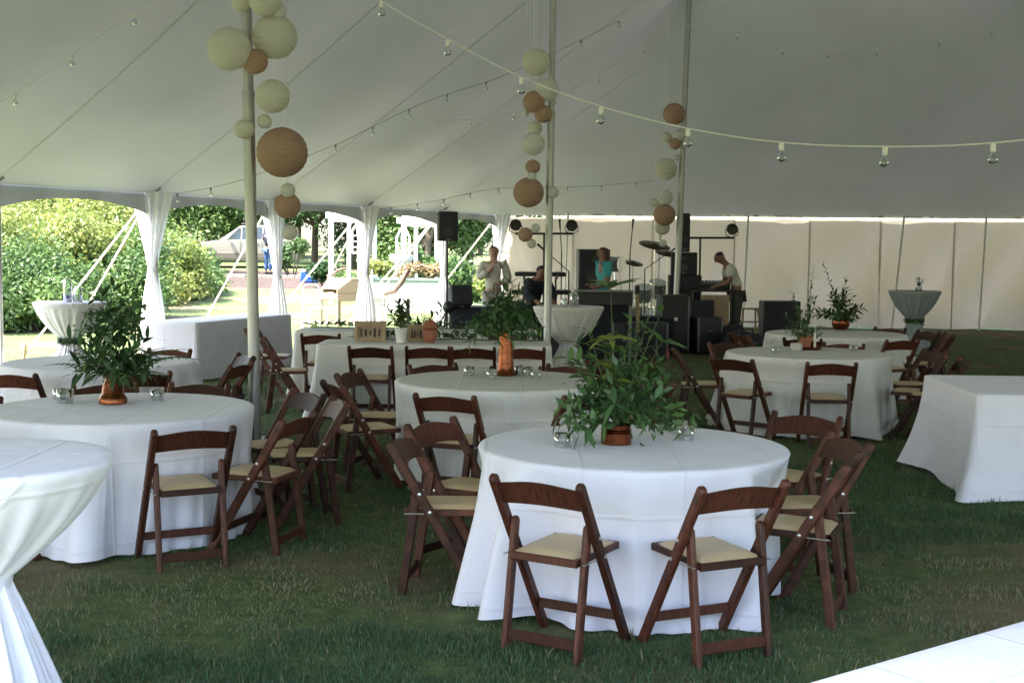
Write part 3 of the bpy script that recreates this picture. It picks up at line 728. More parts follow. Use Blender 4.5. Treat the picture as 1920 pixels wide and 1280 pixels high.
# ================================================================== CLOTHS AND TABLES
def drape_round(R, H, seed, press=(), nf=16, flare=.15, hem=.012, N=260, K=26, tail=0):
    r = random.Random(seed); ks = [(nf + r.randint(-3, 3), r.uniform(0, 6.28), r.uniform(.5, 1)) for _ in range(3)] + [(r.randint(3, 6), r.uniform(0, 6.28), .8)]
    mb = MB(); top = []
    rings = [(.0, 0)] 
    def rad(a, t):       # t 0 at rim .. 1 at hem
        f = sum(w_ * math.sin(k * a + p) for k, p, w_ in ks) / 2.0
        f = math.copysign(abs(f) ** .9, f)
        tt = t ** .9
        pr = 0.
        dep = .03
        for pa, dp in press:
            da = (a - pa + PI) % (2 * PI) - PI; q_ = 1 / (1 + (da / .36) ** 8)
            if q_ > pr: pr = q_; dep = dp
        amp = flare * (1 - .86 * pr); tt2 = min(1, t * 2.4)
        return R + .008 - dep * pr * tt2 + amp * .5 * tt + amp * 1.15 * f * tt * (1 if f > 0 else .75) + .007 * math.sin(41 * a + 3 * t) * tt + .012 * pr * math.sin(19 * a + seed) * tt
    V = []
    rr = [0, R * .25, R * .5, R * .75, R * .93, R * .985]
    prof = [(x, H + .0015 * (x > .1)) for x in rr[1:]] + [(R + .003, H - .004), (R + .008, H - .014)]
    mb.v.append((0, 0, H))
    for x, z in prof:
        for j in range(N):
            a = 2 * PI * j / N; w_ = .0012 * math.sin(7 * a + seed) * math.sin(x * 11)
            mb.v.append((x * math.cos(a), x * math.sin(a), z + (w_ if x < R * .95 else 0)))
    for q in range(1, K + 1):
        t = q / K
        for j in range(N):
            a = 2 * PI * j / N
            hv = hem + .035 * max(0, math.sin(5 * a + seed) * math.sin(3 * a + 1.7 * seed))
            x = rad(a, t); z = (H - .014) + (hv - H + .014) * t
            mb.v.append((x * math.cos(a), x * math.sin(a), z))
    tot = len(prof) + K
    for j in range(N): mb.f.append((0, 1 + j, 1 + (j + 1) % N))
    for i in range(tot - 1):
        for j in range(N): mb.f.append((1 + i * N + j, 1 + (i + 1) * N + j, 1 + (i + 1) * N + (j + 1) % N, 1 + i * N + (j + 1) % N))
    return mb
def drape_rect(L, W, H, seed, flare=.10, hem=.012, K=22, corner=.16, nf=7.):
    r = random.Random(seed); c = .05; per = []
    def seg(a, b, n):
        for i in range(n): per.append((a[0] + (b[0] - a[0]) * i / n, a[1] + (b[1] - a[1]) * i / n))
    x, y = L / 2, W / 2; nl, nw, nc = int(L * 55), int(W * 55), 10
    pts = []
    def arc(cx, cy, a0):
        for i in range(nc):
            a = a0 + PI / 2 * i / nc; pts.append((cx + c * math.cos(a), cy + c * math.sin(a), a, 1))
    def line(p, q, a, n):
        for i in range(1, n): pts.append((p[0] + (q[0] - p[0]) * i / n, p[1] + (q[1] - p[1]) * i / n, a, 0))
    arc(x - c, y - c, 0); line((x - c, y), (-x + c, y), PI / 2, nl); arc(-x + c, y - c, PI / 2); line((-x, y - c), (-x, -y + c), PI, nw)
    arc(-x + c, -y + c, PI); line((-x + c, -y), (x - c, -y), 1.5 * PI, nl); arc(x - c, -y + c, 1.5 * PI); line((x, -y + c), (x, y - c), 2 * PI, nw)
    N = len(pts); mb = MB(); ph = [r.uniform(0, 6.28) for _ in range(4)]
    mb.v.append((0, 0, H))
    ins = [.5, .9, .985]
    for k in ins:
        for p in pts: mb.v.append((p[0] * k, p[1] * k, H))
    for p in pts: mb.v.append((p[0] + .003 * math.cos(p[2]), p[1] + .003 * math.sin(p[2]), H - .005))
    s = 0; arcl = []
    for i, p in enumerate(pts):
        q = pts[i - 1]; s += math.hypot(p[0] - q[0], p[1] - q[1]); arcl.append(s)
    for q in range(1, K + 1):
        t = q / K; tt = t ** 1.1
        for p, s_ in zip(pts, arcl):
            dc = min(abs(p[0] - sx * x) + abs(p[1] - sy * y) for sx in (-1, 1) for sy in (-1, 1))
            cf = math.exp(-dc / .13)
            f = .5 * math.sin(nf * s_ + ph[0]) + .4 * math.sin(nf * 1.7 * s_ + ph[1]) + .3 * math.sin(nf * .45 * s_ + ph[2])
            o = .006 + flare * (.35 + .45 * f) * tt + corner * cf * t ** 1.9
            nx, ny = math.cos(p[2]), math.sin(p[2])
            if cf > .3:
                d = Vector((math.copysign(1, p[0]), math.copysign(1, p[1]))).normalized(); nx = nx * (1 - cf) + d.x * cf; ny = ny * (1 - cf) + d.y * cf
            z = H - .005 + (hem + .02 * max(0, math.sin(3 * s_ + ph[3])) - H + .005) * t
            mb.v.append((p[0] + nx * o, p[1] + ny * o, z))
    for j in range(N): mb.f.append((0, 1 + j, 1 + (j + 1) % N))
    for i in range(len(ins) + K):
        for j in range(N): mb.f.append((1 + i * N + j, 1 + (i + 1) * N + j, 1 + (i + 1) * N + (j + 1) % N, 1 + i * N + (j + 1) % N))
    return mb
def cocktail_cloth(R, H, zt, seed, rb=.33, N=220):
    r = random.Random(seed); ph = [r.uniform(0, 6.28) for _ in range(4)]; mb = MB(); K1, K2 = 26, 16
    mb.v.append((0, 0, H))
    prof = [(R * .3, H, 0), (R * .6, H, 0), (R * .9, H, 0), (R * .985, H, 0), (R + .002, H - .005, 0), (R + .004, H - .02, .02)]
    for q in range(1, K1 + 1):
        t = q / K1; x = (R + .004) + (.085 - R) * (t ** 1.0) + .045 * math.sin(PI * t) * (1 - .2 * t); prof.append((x, H - .02 + (zt - H + .02) * t, min(1, t * 1.6) * (.55 + .45 * (1 - t))))
    for q in range(1, K2 + 1):
        t = q / K2; prof.append((.085 + (rb - .085) * t ** .9, zt + (.015 - zt) * t, .45 + .9 * t))
    for x, z, am in prof:
        for j in range(N):
            a = 2 * PI * j / N
            f = .5 * math.sin(17 * a + ph[0]) + .35 * math.sin(29 * a + ph[1]) + .35 * math.sin(11 * a + ph[2])
            f = math.copysign(abs(f) ** .75, f); x2 = x + f * am * .022
            mb.v.append((x2 * math.cos(a), x2 * math.sin(a), z))
    for j in range(N): mb.f.append((0, 1 + j, 1 + (j + 1) % N))
    for i in range(len(prof) - 1):
        for j in range(N): mb.f.append((1 + i * N + j, 1 + (i + 1) * N + j, 1 + (i + 1) * N + (j + 1) % N, 1 + i * N + (j + 1) % N))
    return mb
TH = .765
def round_table(px, py, R, seed, what, m='linen', press=()):
    c = G(px, py, TH); b = Vector((c.x, c.y, gz(c.y)))
    t = thing('round_table', 'round folding table under the white cloth, holding ' + what, 'table', b, 0, 'round tables')
    MB().lathe([(R, TH - .030), (R, TH - .006)], 48).build('tabletop', 'card', t)
    for sx in (-1, 1):
        for sy in (-1, 1): MB().tube([(sx * R * .5, sy * R * .45, 0), (sx * R * .5, sy * R * .45, TH - .03)], .014, 6).build('leg', 'grey', t)
    o = drape_round(R, TH, seed, [(math.radians(d - 90), max(.03, R - q + .235)) for d, q in press]).build('tablecloth', m, None, 180); o.location = b
    tag(o, 'white floor length cloth on the table holding ' + what, 'tablecloth', 'round tablecloths')
    return b
W1, W2, W3, W4, W5, W6 = ('the squat copper pot of mixed greenery', 'the tall slim copper vase', 'the copper jug with fern fronds', 'no centrepiece beside the outdoor table', 'the terracotta pot on a copper tray', 'the round copper bowl by the band')
T1 = round_table(1186, 834, .785, 1, W1, press=((-23, .98), (15, .98), (-93, .95), (-124, 1.05), (63, .86), (99, .93))); T2 = round_table(938, 712, .80, 2, W2, 'linen_warm', ((-16, 1.0), (29, 1.0), (-69, 1.06), (-108, 1.02))); T3 = round_table(228, 763, .80, 3, W3, press=((36, 1.0), (-30, 1.03), (66, 1.02), (104, 1.1)))
T4 = round_table(188, 678, .80, 4, W4); T5 = round_table(1515, 661, .80, 5, W5, 'linen_warm', ((-45, 1.07), (-4, 1.07), (62, 1.05))); T6 = round_table(1567, 625, .84, 6, W6, 'linen_warm')
def rect_table(c, ang, L, W, seed, label, clab, m='linen', corner=.16, nf=7., flare=.10):
    b = Vector((c[0], c[1], gz(c[1])))
    t = thing('banquet_table', label, 'table', b, ang)
    MB().box((0, 0, TH - .02), (L - .06, W - .06, .03)).build('tabletop', 'card', t)
    for sx in (-1, 1):
        for sy in (-1, 1): MB().tube([(sx * (L / 2 - .25), sy * (W / 2 - .1), 0), (sx * (L / 2 - .25), sy * (W / 2 - .1), TH - .04)], .014, 6).build('leg', 'grey', t)
    o = drape_rect(L, W, TH, seed, corner=corner, nf=nf, flare=flare).build('tablecloth', m, None, 180); o.location = b; o.rotation_euler = (0, 0, ang)
    tag(o, clab, 'tablecloth', 'long tablecloths')
    return b
LT1 = rect_table((-.81, 13.6), 0, 2.44, .76, 11, 'long banquet table with four folding chairs along its side', 'white cloth on the long table set with garland and framed cards', 'linen_warm', .2)
LT2 = rect_table((-1.15, 15.6), 0, 2.9, .76, 12, 'long banquet table behind the garland table', 'white cloth on the long table behind the garland table', 'linen_warm', .12)
a = Vector((-4.07, 16.5)); dv = Vector((.34, .94)).normalized(); nn = Vector((-dv.y, dv.x))
c = a + dv * 1.22 + nn * .38
LO = rect_table((c.x, c.y), math.atan2(dv.y, dv.x), 2.44, .76, 13, 'empty long table standing beside the open tent side', 'white cloth on the empty long table beside the tent leg drapes', 'linen', .05, 5, .05)
p = G(1769, 740, TH); RT1 = rect_table((p.x + 1.22 + .30, p.y + .72), math.radians(-3), 2.44, 1.44, 14, 'wide empty rectangular table beside the round tables', 'creased white cloth on the wide rectangular table with flared corner', 'linen', .26, 4., .06)
a = G(1480, 1280, TH); b = G(1920, 1155, TH); dv = (b - a); dv.z = 0; dv.normalize(); nn = Vector((dv.y, -dv.x, 0)); c = a + dv * .55 + nn * .40
RT2 = rect_table((c.x, c.y), math.atan2(dv.y, dv.x), 2.44, .76, 15, 'rectangular table at the tent entrance', 'plain white cloth on the table at the bright tent entrance', 'linen', .1, 5, .05)
def cocktail(px, py, R, zt, seed, lab, m, H=1.07, D=None, garland=False):
    c = G(px, py, H) if D is None else Vector((At(px, 560, D).x, D, 0)); b = Vector((c.x, c.y, gz(c.y)))
    t = thing('cocktail_table', lab, 'table', b, 0, 'tall cocktail tables')
    MB().lathe([(R - .004, H - .028), (R - .004, H - .006)], 40).build('tabletop', 'card', t)
    MB().tube([(0, 0, .0), (0, 0, H - .03)], .03, 10).build('column', 'grey', t)
    MB().lathe([(.25, .004), (.25, .014), (.04, .05), (.03, .1)], 20).build('foot', 'grey', t)
    MB().build
    cl = cocktail_cloth(R, H, zt, seed).build('cloth', m, t, 180)
    MB().lathe([(.10, -.03), (.108, 0), (.10, .03)], 20, (0, 0, zt)).build('tie', 'linen' if not garland else 'stem', t)
    if garland:
        v, f = cloud([((.1 * math.cos(a_), .1 * math.sin(a_), zt), (.06, .06, .05)) for a_ in np.linspace(0, 6.28, 9)], 260, .045, seed); link('leaf_garland', npmesh('leaf_garland', v, f, 'leafd'), t); t.children[-1]['kind'] = 'stuff'
    return b
CT1 = cocktail(-46, 858, .43, .67, 21, 'tall cocktail table with gathered white cloth at the tent entrance', 'linen')
CT2 = cocktail(131, 566, .43, .60, 22, 'tall cocktail table with tied cloth on the sunny lawn edge', 'linen', garland=True)
CT3 = cocktail(1066, 574, .43, .60, 23, 'tall cocktail table with tied ivory cloth and glass jars before the band', 'linen_warm')
CT4 = cocktail(1715, 552, .43, .56, 24, 'tall cocktail table with grey blue cloth against the beige wall', 'linen_grey', D=21.7, garland=True)

# ================================================================== CHAIRS
def make_chair():
    o = thing('folding_chair', 'x', 'chair')
    tz, ty, fy = .785, -.255, .205
    def up(z): return ty + (fy - ty) * (tz - z) / tz
    for s in (-1, 1):
        x = s * .213; d = Vector((0, fy - ty, -tz)).normalized()
        mb = MB(); mb.bar((x, fy, 0), (x, ty, tz - .02), .050, .034, (1, 0, 0), .008)
        mb.lathe([(.0001, -.0172), (.018, -.0165), (.025, -.009), (.025, .009), (.018, .0165), (.0001, .0172)], 16, (x, ty, tz - .02), Matrix.Rotation(PI / 2, 3, 'Y'))
        mb.build('upright', 'wood', o)
        mb = MB(); x2 = s * .180
        mb.bar((x2, -.205, 0), (x2, -.125, .565), .044, .028, (1, 0, 0), .006)
        mb.lathe([(.0001, -.0142), (.016, -.0135), (.022, -.007), (.022, .007), (.016, .0135), (.0001, .0142)], 16, (x2, -.125, .565), Matrix.Rotation(PI / 2, 3, 'Y'))
        mb.build('rear_leg', 'wood', o)
        
        for zb in (.53, .44): MB().lathe([(.009, 0), (.009, .004), (.005, .006)], 10, (s * .2295, up(zb), zb), Matrix.Rotation(s * PI / 2, 3, 'Y')).build('bolt', 'steel', o)
        MB().bar((s * .199, -.19, .425), (s * .199, -.06, .428), .004, .016, (1, 0, 0), .001).build('hinge_bracket', 'steel', o)
    # curved back panel
    mb = MB(); n = 15; vs = []
    for i in range(n):
        u = i / (n - 1) * 2 - 1; x = u * .204; bow = -.022 * (1 - u * u)
        za = .765 + .014 * math.cos(u * PI * .75) - .006; zb = .652 + .014 * math.cos(u * PI / 2)
        for z, t in ((za, -.008), (za, .008), (zb, .008), (zb, -.008)): vs.append((x, up(z) + bow + t, z))
    mb.add(vs, [(i * 4 + j, i * 4 + (j + 1) % 4, i * 4 + 4 + (j + 1) % 4, i * 4 + 4 + j) for i in range(n - 1) for j in range(4)] + [(3, 2, 1, 0), tuple(range((n - 1) * 4, n * 4))])
    mb.build('back_panel', 'wood', o, 30)
    # seat frame, pad
    mb = MB()
    for s in (-1, 1): mb.bar((s * .154, -.19, .425), (s * .154, .205, .432), .022, .034, (0, 0, 1), .004)
    mb.bar((-.165, .205, .432), (.165, .205, .432), .034, .022, (0, 1, 0), .005); mb.bar((-.165, -.185, .425), (.165, -.185, .425), .034, .022, (0, 1, 0), .005)
    mb.build('seat_frame', 'wood', o)
    mb = MB(); nx, ny = 11, 11
    def pf(u, v):
        x, y = (u * 2 - 1), (v * 2 - 1); e = (1 - abs(x) ** 5) * (1 - abs(y) ** 5)
        return (x * .160, .008 + y * .192, .443 + .024 * max(0, e) ** .6 - .004 * (1 - x * x) * (1 - y * y) + .004 * y)
    mb.grid(pf, nx, ny); mb.build('seat_pad', 'pad', o, 180)
    MB().bar((-.178, -.198, .075), (.178, -.198, .075), .050, .016, (0, 1, 0), .004).build('rear_stretcher', 'wood', o)
    z = .135; MB().bar((-.203, up(z), z), (.203, up(z), z), .044, .016, (0, 1, 0), .004).build('front_stretcher', 'wood', o)
    return o
CH0 = make_chair(); CH_used = [0]
def chair(x, y, ang, label, group, lean=0):
    o = CH0 if not CH_used[0] else copy_tree(CH0); CH_used[0] += 1
    o.location = (x, y, gz(y)); o.rotation_euler = (0, 0, ang); o['label'] = label; o['group'] = group
    return o
def ring(T, spec, what, lab=None):
    for s in spec:
        a, r = math.radians(s[0]), s[1]; jit = math.radians(s[2]) if len(s) > 2 else 0
        x, y = T.x + r * math.sin(a), T.y - r * math.cos(a)
        chair(x, y, a + jit, (s[3] if len(s) > 3 else None) or 'folding chair with cream pad at the table holding ' + what, 'chairs round the table holding ' + what)
ring(T1, [(-23, .98, -8), (15, .98, 10), (-93, .95, -4, 'folding chair at the squat copper pot table, facing away from the copper jug table'), (-124, 1.05, 0, 'folding chair between the squat copper pot table and the tall vase table'), (63, .86, 4), (99, .93, 4, 'folding chair at the squat copper pot table on the rectangular table side'), (134, 1.4, 8, 'folding chair between the squat copper pot and the terracotta pot tables')], W1)
ring(T2, [(-16, 1.0, -4), (29, 1.0, 4), (-69, 1.06, 6, 'folding chair at the tall vase table on the copper jug table side'), (-108, 1.02, 0, 'folding chair at the tall vase table on the copper jug table side'), (-152, 1.0, 0, 'folding chair between the tall vase table and the garland table'), (152, 1.0, 0, 'folding chair between the tall vase table and the garland table'), (70, 1.05), (110, 1.0)], W2)
ring(T3, [(36, 1.0, -8), (-30, 1.03, 3), (66, 1.02, 8, 'folding chair at the copper jug table on the tall vase table side'), (104, 1.1, 6, 'folding chair at the copper jug table on the tall vase table side'), (128, 1.05), (172, 1.02, 0, 'folding chair between the copper jug table and the bare round table'), (-158, 1.02, 0, 'folding chair between the copper jug table and the bare round table'), (-70, 1.1)], W3)
ring(T4, [(78, 1.04), (120, 1.04), (-88, .94), (168, 1.02), (32, 1.03), (-13, 1.02, 0, 'folding chair between the bare round table and the copper jug table')], W4)
ring(T5, [(-45, 1.07, 5), (-4, 1.07), (62, 1.05, 6, 'folding chair at the terracotta pot table on the rectangular table side'), (-92, 1.06), (100, 1.1, 0, 'folding chair at the terracotta pot table on the rectangular table side'), (150, 1.03, 0, 'folding chair between the terracotta pot table and the copper bowl table'), (-150, 1.03, 0, 'folding chair between the terracotta pot table and the copper bowl table')], W5)
ring(T6, [(20, 1.05), (62, 1.08), (85, 1.1), (108, 1.08), (-70, 1.1), (-30, 1.08), (135, 1.08)], W6)
for i, px in enumerate((701, 804, 889, 979)):
    p = At(px, 650, 13.05); chair(p.x, 13.02 + .02 * (i % 2), (-.02, .03, -.01, .02)[i], 'dark folding chair pushed in along the side of the garland table', 'chairs along the garland table')
chair(-2.42, 13.75, -PI / 2 + .12, 'folding chair at the end of the garland table', 'chairs at the long table ends')
chair(-2.92, 15.5, -PI / 2 - .1, 'folding chair at the end of the table behind the garland', 'chairs at the long table ends')
p = At(607, 640, 14.75); chair(p.x, 14.75, .0, 'folding chair between the two long tables', 'chairs at the long table ends')
p = G(1745, 800); chair(3.95, 11.9, math.radians(80), 'folding chair standing alone behind the wide rectangular table', 'single chairs')
chair(-.05, 14.6, PI, 'folding chair behind the garland table facing the round tables', 'chairs at the long table ends')
# ================================================================== PAPER LANTERNS
def lantern_mesh(m):
    mb = MB(); n, k = 32, 60; prof = []
    for i in range(k + 1):
        t = .10 + (PI - .20) * i / k; rr = math.sin(t); z = math.cos(t) * .96
        rib = .030 * abs(math.sin(i / k * PI * 12)) - .018
        prof.append((rr * (1 - .012) + rib * rr, z))
    vs = []
    for r, z in prof:
        for j in range(n): vs.append((r * math.cos(2 * PI * j / n), r * math.sin(2 * PI * j / n), z))
    mb.add(vs, [(i * n + j, (i + 1) * n + j, (i + 1) * n + (j + 1) % n, i * n + (j + 1) % n) for i in range(k) for j in range(n)])
    return mb.mesh('shade', m, 180)
LM = {c: lantern_mesh(m) for c, m in (('ivory', 'ivory'), ('brown', 'kraft'), ('white', 'whitep'))}
RINGM = MB().tube([(.105 * math.cos(a), .105 * math.sin(a), .955) for a in np.linspace(0, 2 * PI, 17)], .014, 5, False).mesh('wire_ring', 'wire', 180)
def strand(items, D, where, poleidx):
    b, t = POLE_TOP[poleidx]
    for k, (px, py, r, col) in enumerate(items):
        p0 = At(px, py, D); rad = r / FPX * D
        u = max(0, min(1, (p0.z - b.z) / (t.z - b.z))); pl = b.lerp(t, u)
        # hang clear of the pole, alternately in front and behind
        y = pl.y - (rad + .07) if k % 2 == 0 else pl.y - rad * .3 - .02
        if abs(p0.x * y / D - pl.x) < rad + .05: y = pl.y - (rad + .075)
        p = At(px, py, y); rad = r / FPX * y
        size = 'large' if rad > .165 else 'small' if rad < .085 else 'medium'
        o = thing('paper_lantern', f'{size} {col} paper lantern hung on the pole {where}', 'lantern', p, rnd.uniform(0, 3), 'paper lanterns on the pole ' + where)
        link('shade', LM[col], o, None, None, (rad,) * 3); link('wire_ring', RINGM, o, None, None, (rad,) * 3)
        zt = float(roof(p.x, p.y)) - .01 - p.z
        MB().tube([(0, 0, rad * .95), (0, 0, zt)], .0013, 4).build('cord', 'wirew', o)
I, B, Wh = 'ivory', 'brown', 'white'
strand([(430, 92, 41, I), (515, 70, 42, I), (522, 22, 15, Wh), (497, 2, 30, I), (452, 5, 18, I), (478, 116, 24, B), (511, 181, 32, I), (458, 243, 19, I), (496, 228, 14, Wh), (529, 286, 48, B), (540, 357, 14, Wh), (539, 386, 25, B), (543, 436, 15, Wh)], 11.6, 'beside the copper jug table', 0)
strand([(1005, 117, 26, I), (1025, 168, 22, Wh), (1001, 191, 21, B), (986, 211, 8, Wh), (1019, 214, 17, B), (1003, 241, 14, I), (1000, 270, 22, Wh), (999, 313, 14, B), (997, 331, 9, Wh), (991, 361, 29, B), (1037, 361, 11, Wh), (985, 440, 14, B), (1004, 428, 9, Wh), (997, 457, 9, Wh)], 14.9, 'beside the glass jars cocktail table', 1)
strand([(1264, 214, 21, B), (1249, 258, 11, I), (1276, 254, 12, Wh), (1266, 270, 11, B), (1270, 296, 6, Wh), (1249, 317, 21, I), (1247, 371, 15, Wh), (1227, 380, 9, Wh), (1246, 403, 21, B), (1242, 427, 14, I), (1243, 456, 7, Wh)], 22.5, 'in front of the loudspeaker stack', 2)
# ================================================================== STRING LIGHTS
SOCK = MB().lathe([(.010, 0), (.016, -.006), (.017, -.045), (.013, -.05)], 10).mesh('socket', 'socket')
BULB = MB().lathe([(.010, -.05), (.014, -.058), (.027, -.078), (.030, -.095), (.024, -.112), (.001, -.12)], 12).mesh('bulb', 'bulb', 180)
SOCKD = MB().lathe([(.008, 0), (.014, -.006), (.014, -.04), (.010, -.045)], 8).mesh('socket', 'wire')
def lights(pts, bulbs, label, r, sock, wirem='wirew', bs=1.):
    o = thing('string_lights', label, 'string lights', pts[0], 0, 'strings of bulbs under the tent roof')
    q = [p - pts[0] for p in pts]; MB().tube(q, r, 6).build('cable', wirem, o)
    for b in bulbs:
        s = link('socket', sock, o, b - pts[0], (rnd.uniform(-.1, .1), rnd.uniform(-.1, .1), 0), (bs,) * 3); link('bulb', BULB, s)
sp = [(560, -120, 10.6), (640, -60, 10.2), (715, 2, 9.9), (840, 74, 9.5), (978, 145, 9.1), (1128, 200, 8.7), (1290, 241, 8.3), (1465, 267, 7.9), (1660, 275, 7.55), (1862, 268, 7.2), (2070, 240, 6.9), (2300, 190, 6.6)]
P = [At(*k) for k in sp]
def smoothpts(P, n=6):
    out = []
    for i in range(len(P) - 1):
        p0, p1, p2, p3 = P[max(0, i - 1)], P[i], P[i + 1], P[min(len(P) - 1, i + 2)]
        for j in range(n):
            t = j / n; out.append(.5 * ((2 * p1) + (p2 - p0) * t + (2 * p0 - 5 * p1 + 4 * p2 - p3) * t * t + (3 * p1 - p0 - 3 * p2 + p3) * t ** 3))
    return out + [P[-1]]
lights(smoothpts(P), P[1:-1], 'white bulb string sagging across the middle of the tent', .0048, SOCK)
def ceil_string(pix, label, drop=.10, n=7, wirem='wire', sock=SOCKD):
    # string clipped under the canopy along a line of points given on the roof
    pts = [Vector((x, y, float(roof(x, y)) - drop)) for x, y in pix]
    Q = smoothpts(pts, n); Q = [Vector((p.x, p.y, min(p.z, float(roof(p.x, p.y)) - .03))) for p in Q]
    lights(Q, Q[2::max(1, n // 2)], label, .004, sock, wirem)
def eav(q, s): return (EX0 + DX * 2.74 * q + DY * s, EY0 + DY * 2.74 * q - DX * s)
ceil_string([eav(.03, .12), eav(.4, .6), eav(.8, 1.6), eav(1.1, 2.6), eav(1.5, 3.6), eav(2.0, 4.8)], 'dark bulb string climbing the canopy from the drape by the outdoor table')
ceil_string([eav(2.1, .12), eav(2.6, .5), eav(3.2, 1.0), eav(3.8, 2.0), eav(4.0, 3.4)], 'dark bulb string climbing the canopy from the drape by the arbor')
ceil_string([eav(-1.6, .3), eav(-1.5, 1.6), eav(-1.3, 3.0), eav(-1.0, 4.4)], 'pale bulb string under the canopy above the outdoor cocktail table', wirem='wirew', sock=SOCK)
ceil_string([(-1.2, 19.5), (0, 20.8), (1.4, 21.6), (3, 22.0), (4.6, 22.3), (6.2, 22.2), (8, 21.8)], 'pale bulb string under the canopy near the band', .5, 4, 'wirew', SOCK)
# ================================================================== CENTREPIECES
def leaf_mesh(w_, m, curl=.18, n=7, tip=1.0, name='leaf'):
    mb = MB(); vs = []
    for i in range(n):
        t = i / (n - 1); x = t; hw = w_ / 2 * math.sin(PI * min(1, t ** .8 * .98 + .02)) ** .85 if 0 < i < n - 1 else .004
        z = -curl * t * t
        vs += [(x, -hw, z + hw * .35), (x, 0, z), (x, hw, z + hw * .35)]
    return mb.add(vs, [(i * 3 + j, i * 3 + j + 1, i * 3 + j + 4, i * 3 + j + 3) for i in range(n - 1) for j in range(2)]).mesh(name, m, 180)
def frond_mesh(m, n=13, wid=.26, curl=.30, name='frond'):
    mb = MB(); cv = lambda t: Vector((t, 0, .10 * math.sin(t * PI * .6) - curl * t * t))
    mb.tube([cv(i / 8) for i in range(9)], [.008 - .006 * i / 8 for i in range(9)], 4)
    for i in range(n):
        t = .12 + .86 * i / (n - 1); L = wid * math.sin(PI * min(1, .25 + .75 * t)) ** .8 * (1.05 - .3 * t) + .02; b = cv(t)
        for s in (-1, 1):
            d = Vector((.35, s * .92, -.12)).normalized(); sd = Vector((.92, -s * .35, 0)).normalized(); h = L * .11
            mb.add([b, b + d * L * .35 + sd * h, b + d * L + Vector((0, 0, -L * .12)), b + d * L * .4 - sd * h * .8], [(0, 1, 2, 3)])
    return mb.mesh(name, m, 180)
LV = dict(bay_d=leaf_mesh(.25, 'leafd'), bay_m=leaf_mesh(.27, 'leafm'), wil_d=leaf_mesh(.15, 'leafd', .25), wil_m=leaf_mesh(.16, 'leafm', .3), yel=leaf_mesh(.22, 'leafy', .5), red=leaf_mesh(.2, 'leafr', .3), ov_m=leaf_mesh(.42, 'leafm', .12), ov_d=leaf_mesh(.40, 'leafd', .12), fern=frond_mesh('leafd'), fernm=frond_mesh('leafm'))
def orient(d, up=Vector((0, 0, 1)), roll=0):
    d = d.normalized(); y = up.cross(d)
    if y.length < 1e-3: y = Vector((0, 1, 0))
    y.normalize(); z = d.cross(y)
    return (Matrix((d, y, z)).transposed() @ Matrix.Rotation(roll, 3, 'X')).to_euler()
def filler(o, lobes, n, size, m, seed):
    v, f = cloud(lobes, n, size, seed); k = link('small_leaves', npmesh('small_leaves', v, f, m), o); k['kind'] = 'stuff'
def sprays(o, stems, r, cap=295):
    """stems: list of (origin, direction, length, droop, leaf kinds, leaf length, n leaves, whorl)"""
    cnt = [0]
    for og, d, L, droop, kinds, ll, n, whorl in stems:
        d = d.normalized(); pts = [og + d * (L * t) + Vector((0, 0, -droop * L * t * t)) for t in np.linspace(0, 1, 8)]
        MB().tube(pts, [.0045 - .003 * i / 7 for i in range(8)], 5).build('stem', 'stem', o)
        for k in range(n):
            if cnt[0] >= cap: return
            t = .28 + .72 * k / max(1, n - 1); f = t * 7; i = min(6, int(f)); p = pts[i].lerp(pts[i + 1], f - i); tg = (pts[i + 1] - pts[i]).normalized()
            a = k * 2.4 + r.uniform(-.4, .4); sx = tg.cross(Vector((.3, .2, 1))).normalized(); sy = tg.cross(sx)
            sp_ = .75 if not whorl else (1.1 if k >= n - 7 else .7)
            if whorl and k >= n - 7: p = pts[-1]; a = (k - n + 7) * .9 + r.uniform(-.15, .15)
            ld = tg * (.55 if not whorl else .35) + (sx * math.cos(a) + sy * math.sin(a)) * sp_ + Vector((0, 0, .1))
            s = ll * r.uniform(.7, 1.25) * (1 - .25 * t if not whorl else 1)
            link('leaf' if 'fern' not in kinds[0] else 'frond', LV[r.choice(kinds)], o, p, orient(ld, roll=r.uniform(-.5, .5)), (s,) * 3); cnt[0] += 1
def pot_obj(name, label, loc, prof, m, cat='pot', n=32, handle=None, rz=0):
    o = thing(name, label, cat, loc, rz)
    MB().lathe(prof, n).build('vessel', m, o, 35)
    if handle: MB().tube(handle, .006, 7).build('handle', m, o)
    return o
def around(r, n, el0, el1, fn):
    out = []
    for k in range(n):
        a = 2 * PI * k / n + r.uniform(-.3, .3); el = math.radians(r.uniform(el0, el1))
        out.append(fn(Vector((math.cos(a) * math.cos(el), math.sin(a) * math.cos(el), math.sin(el))), k))
    return out
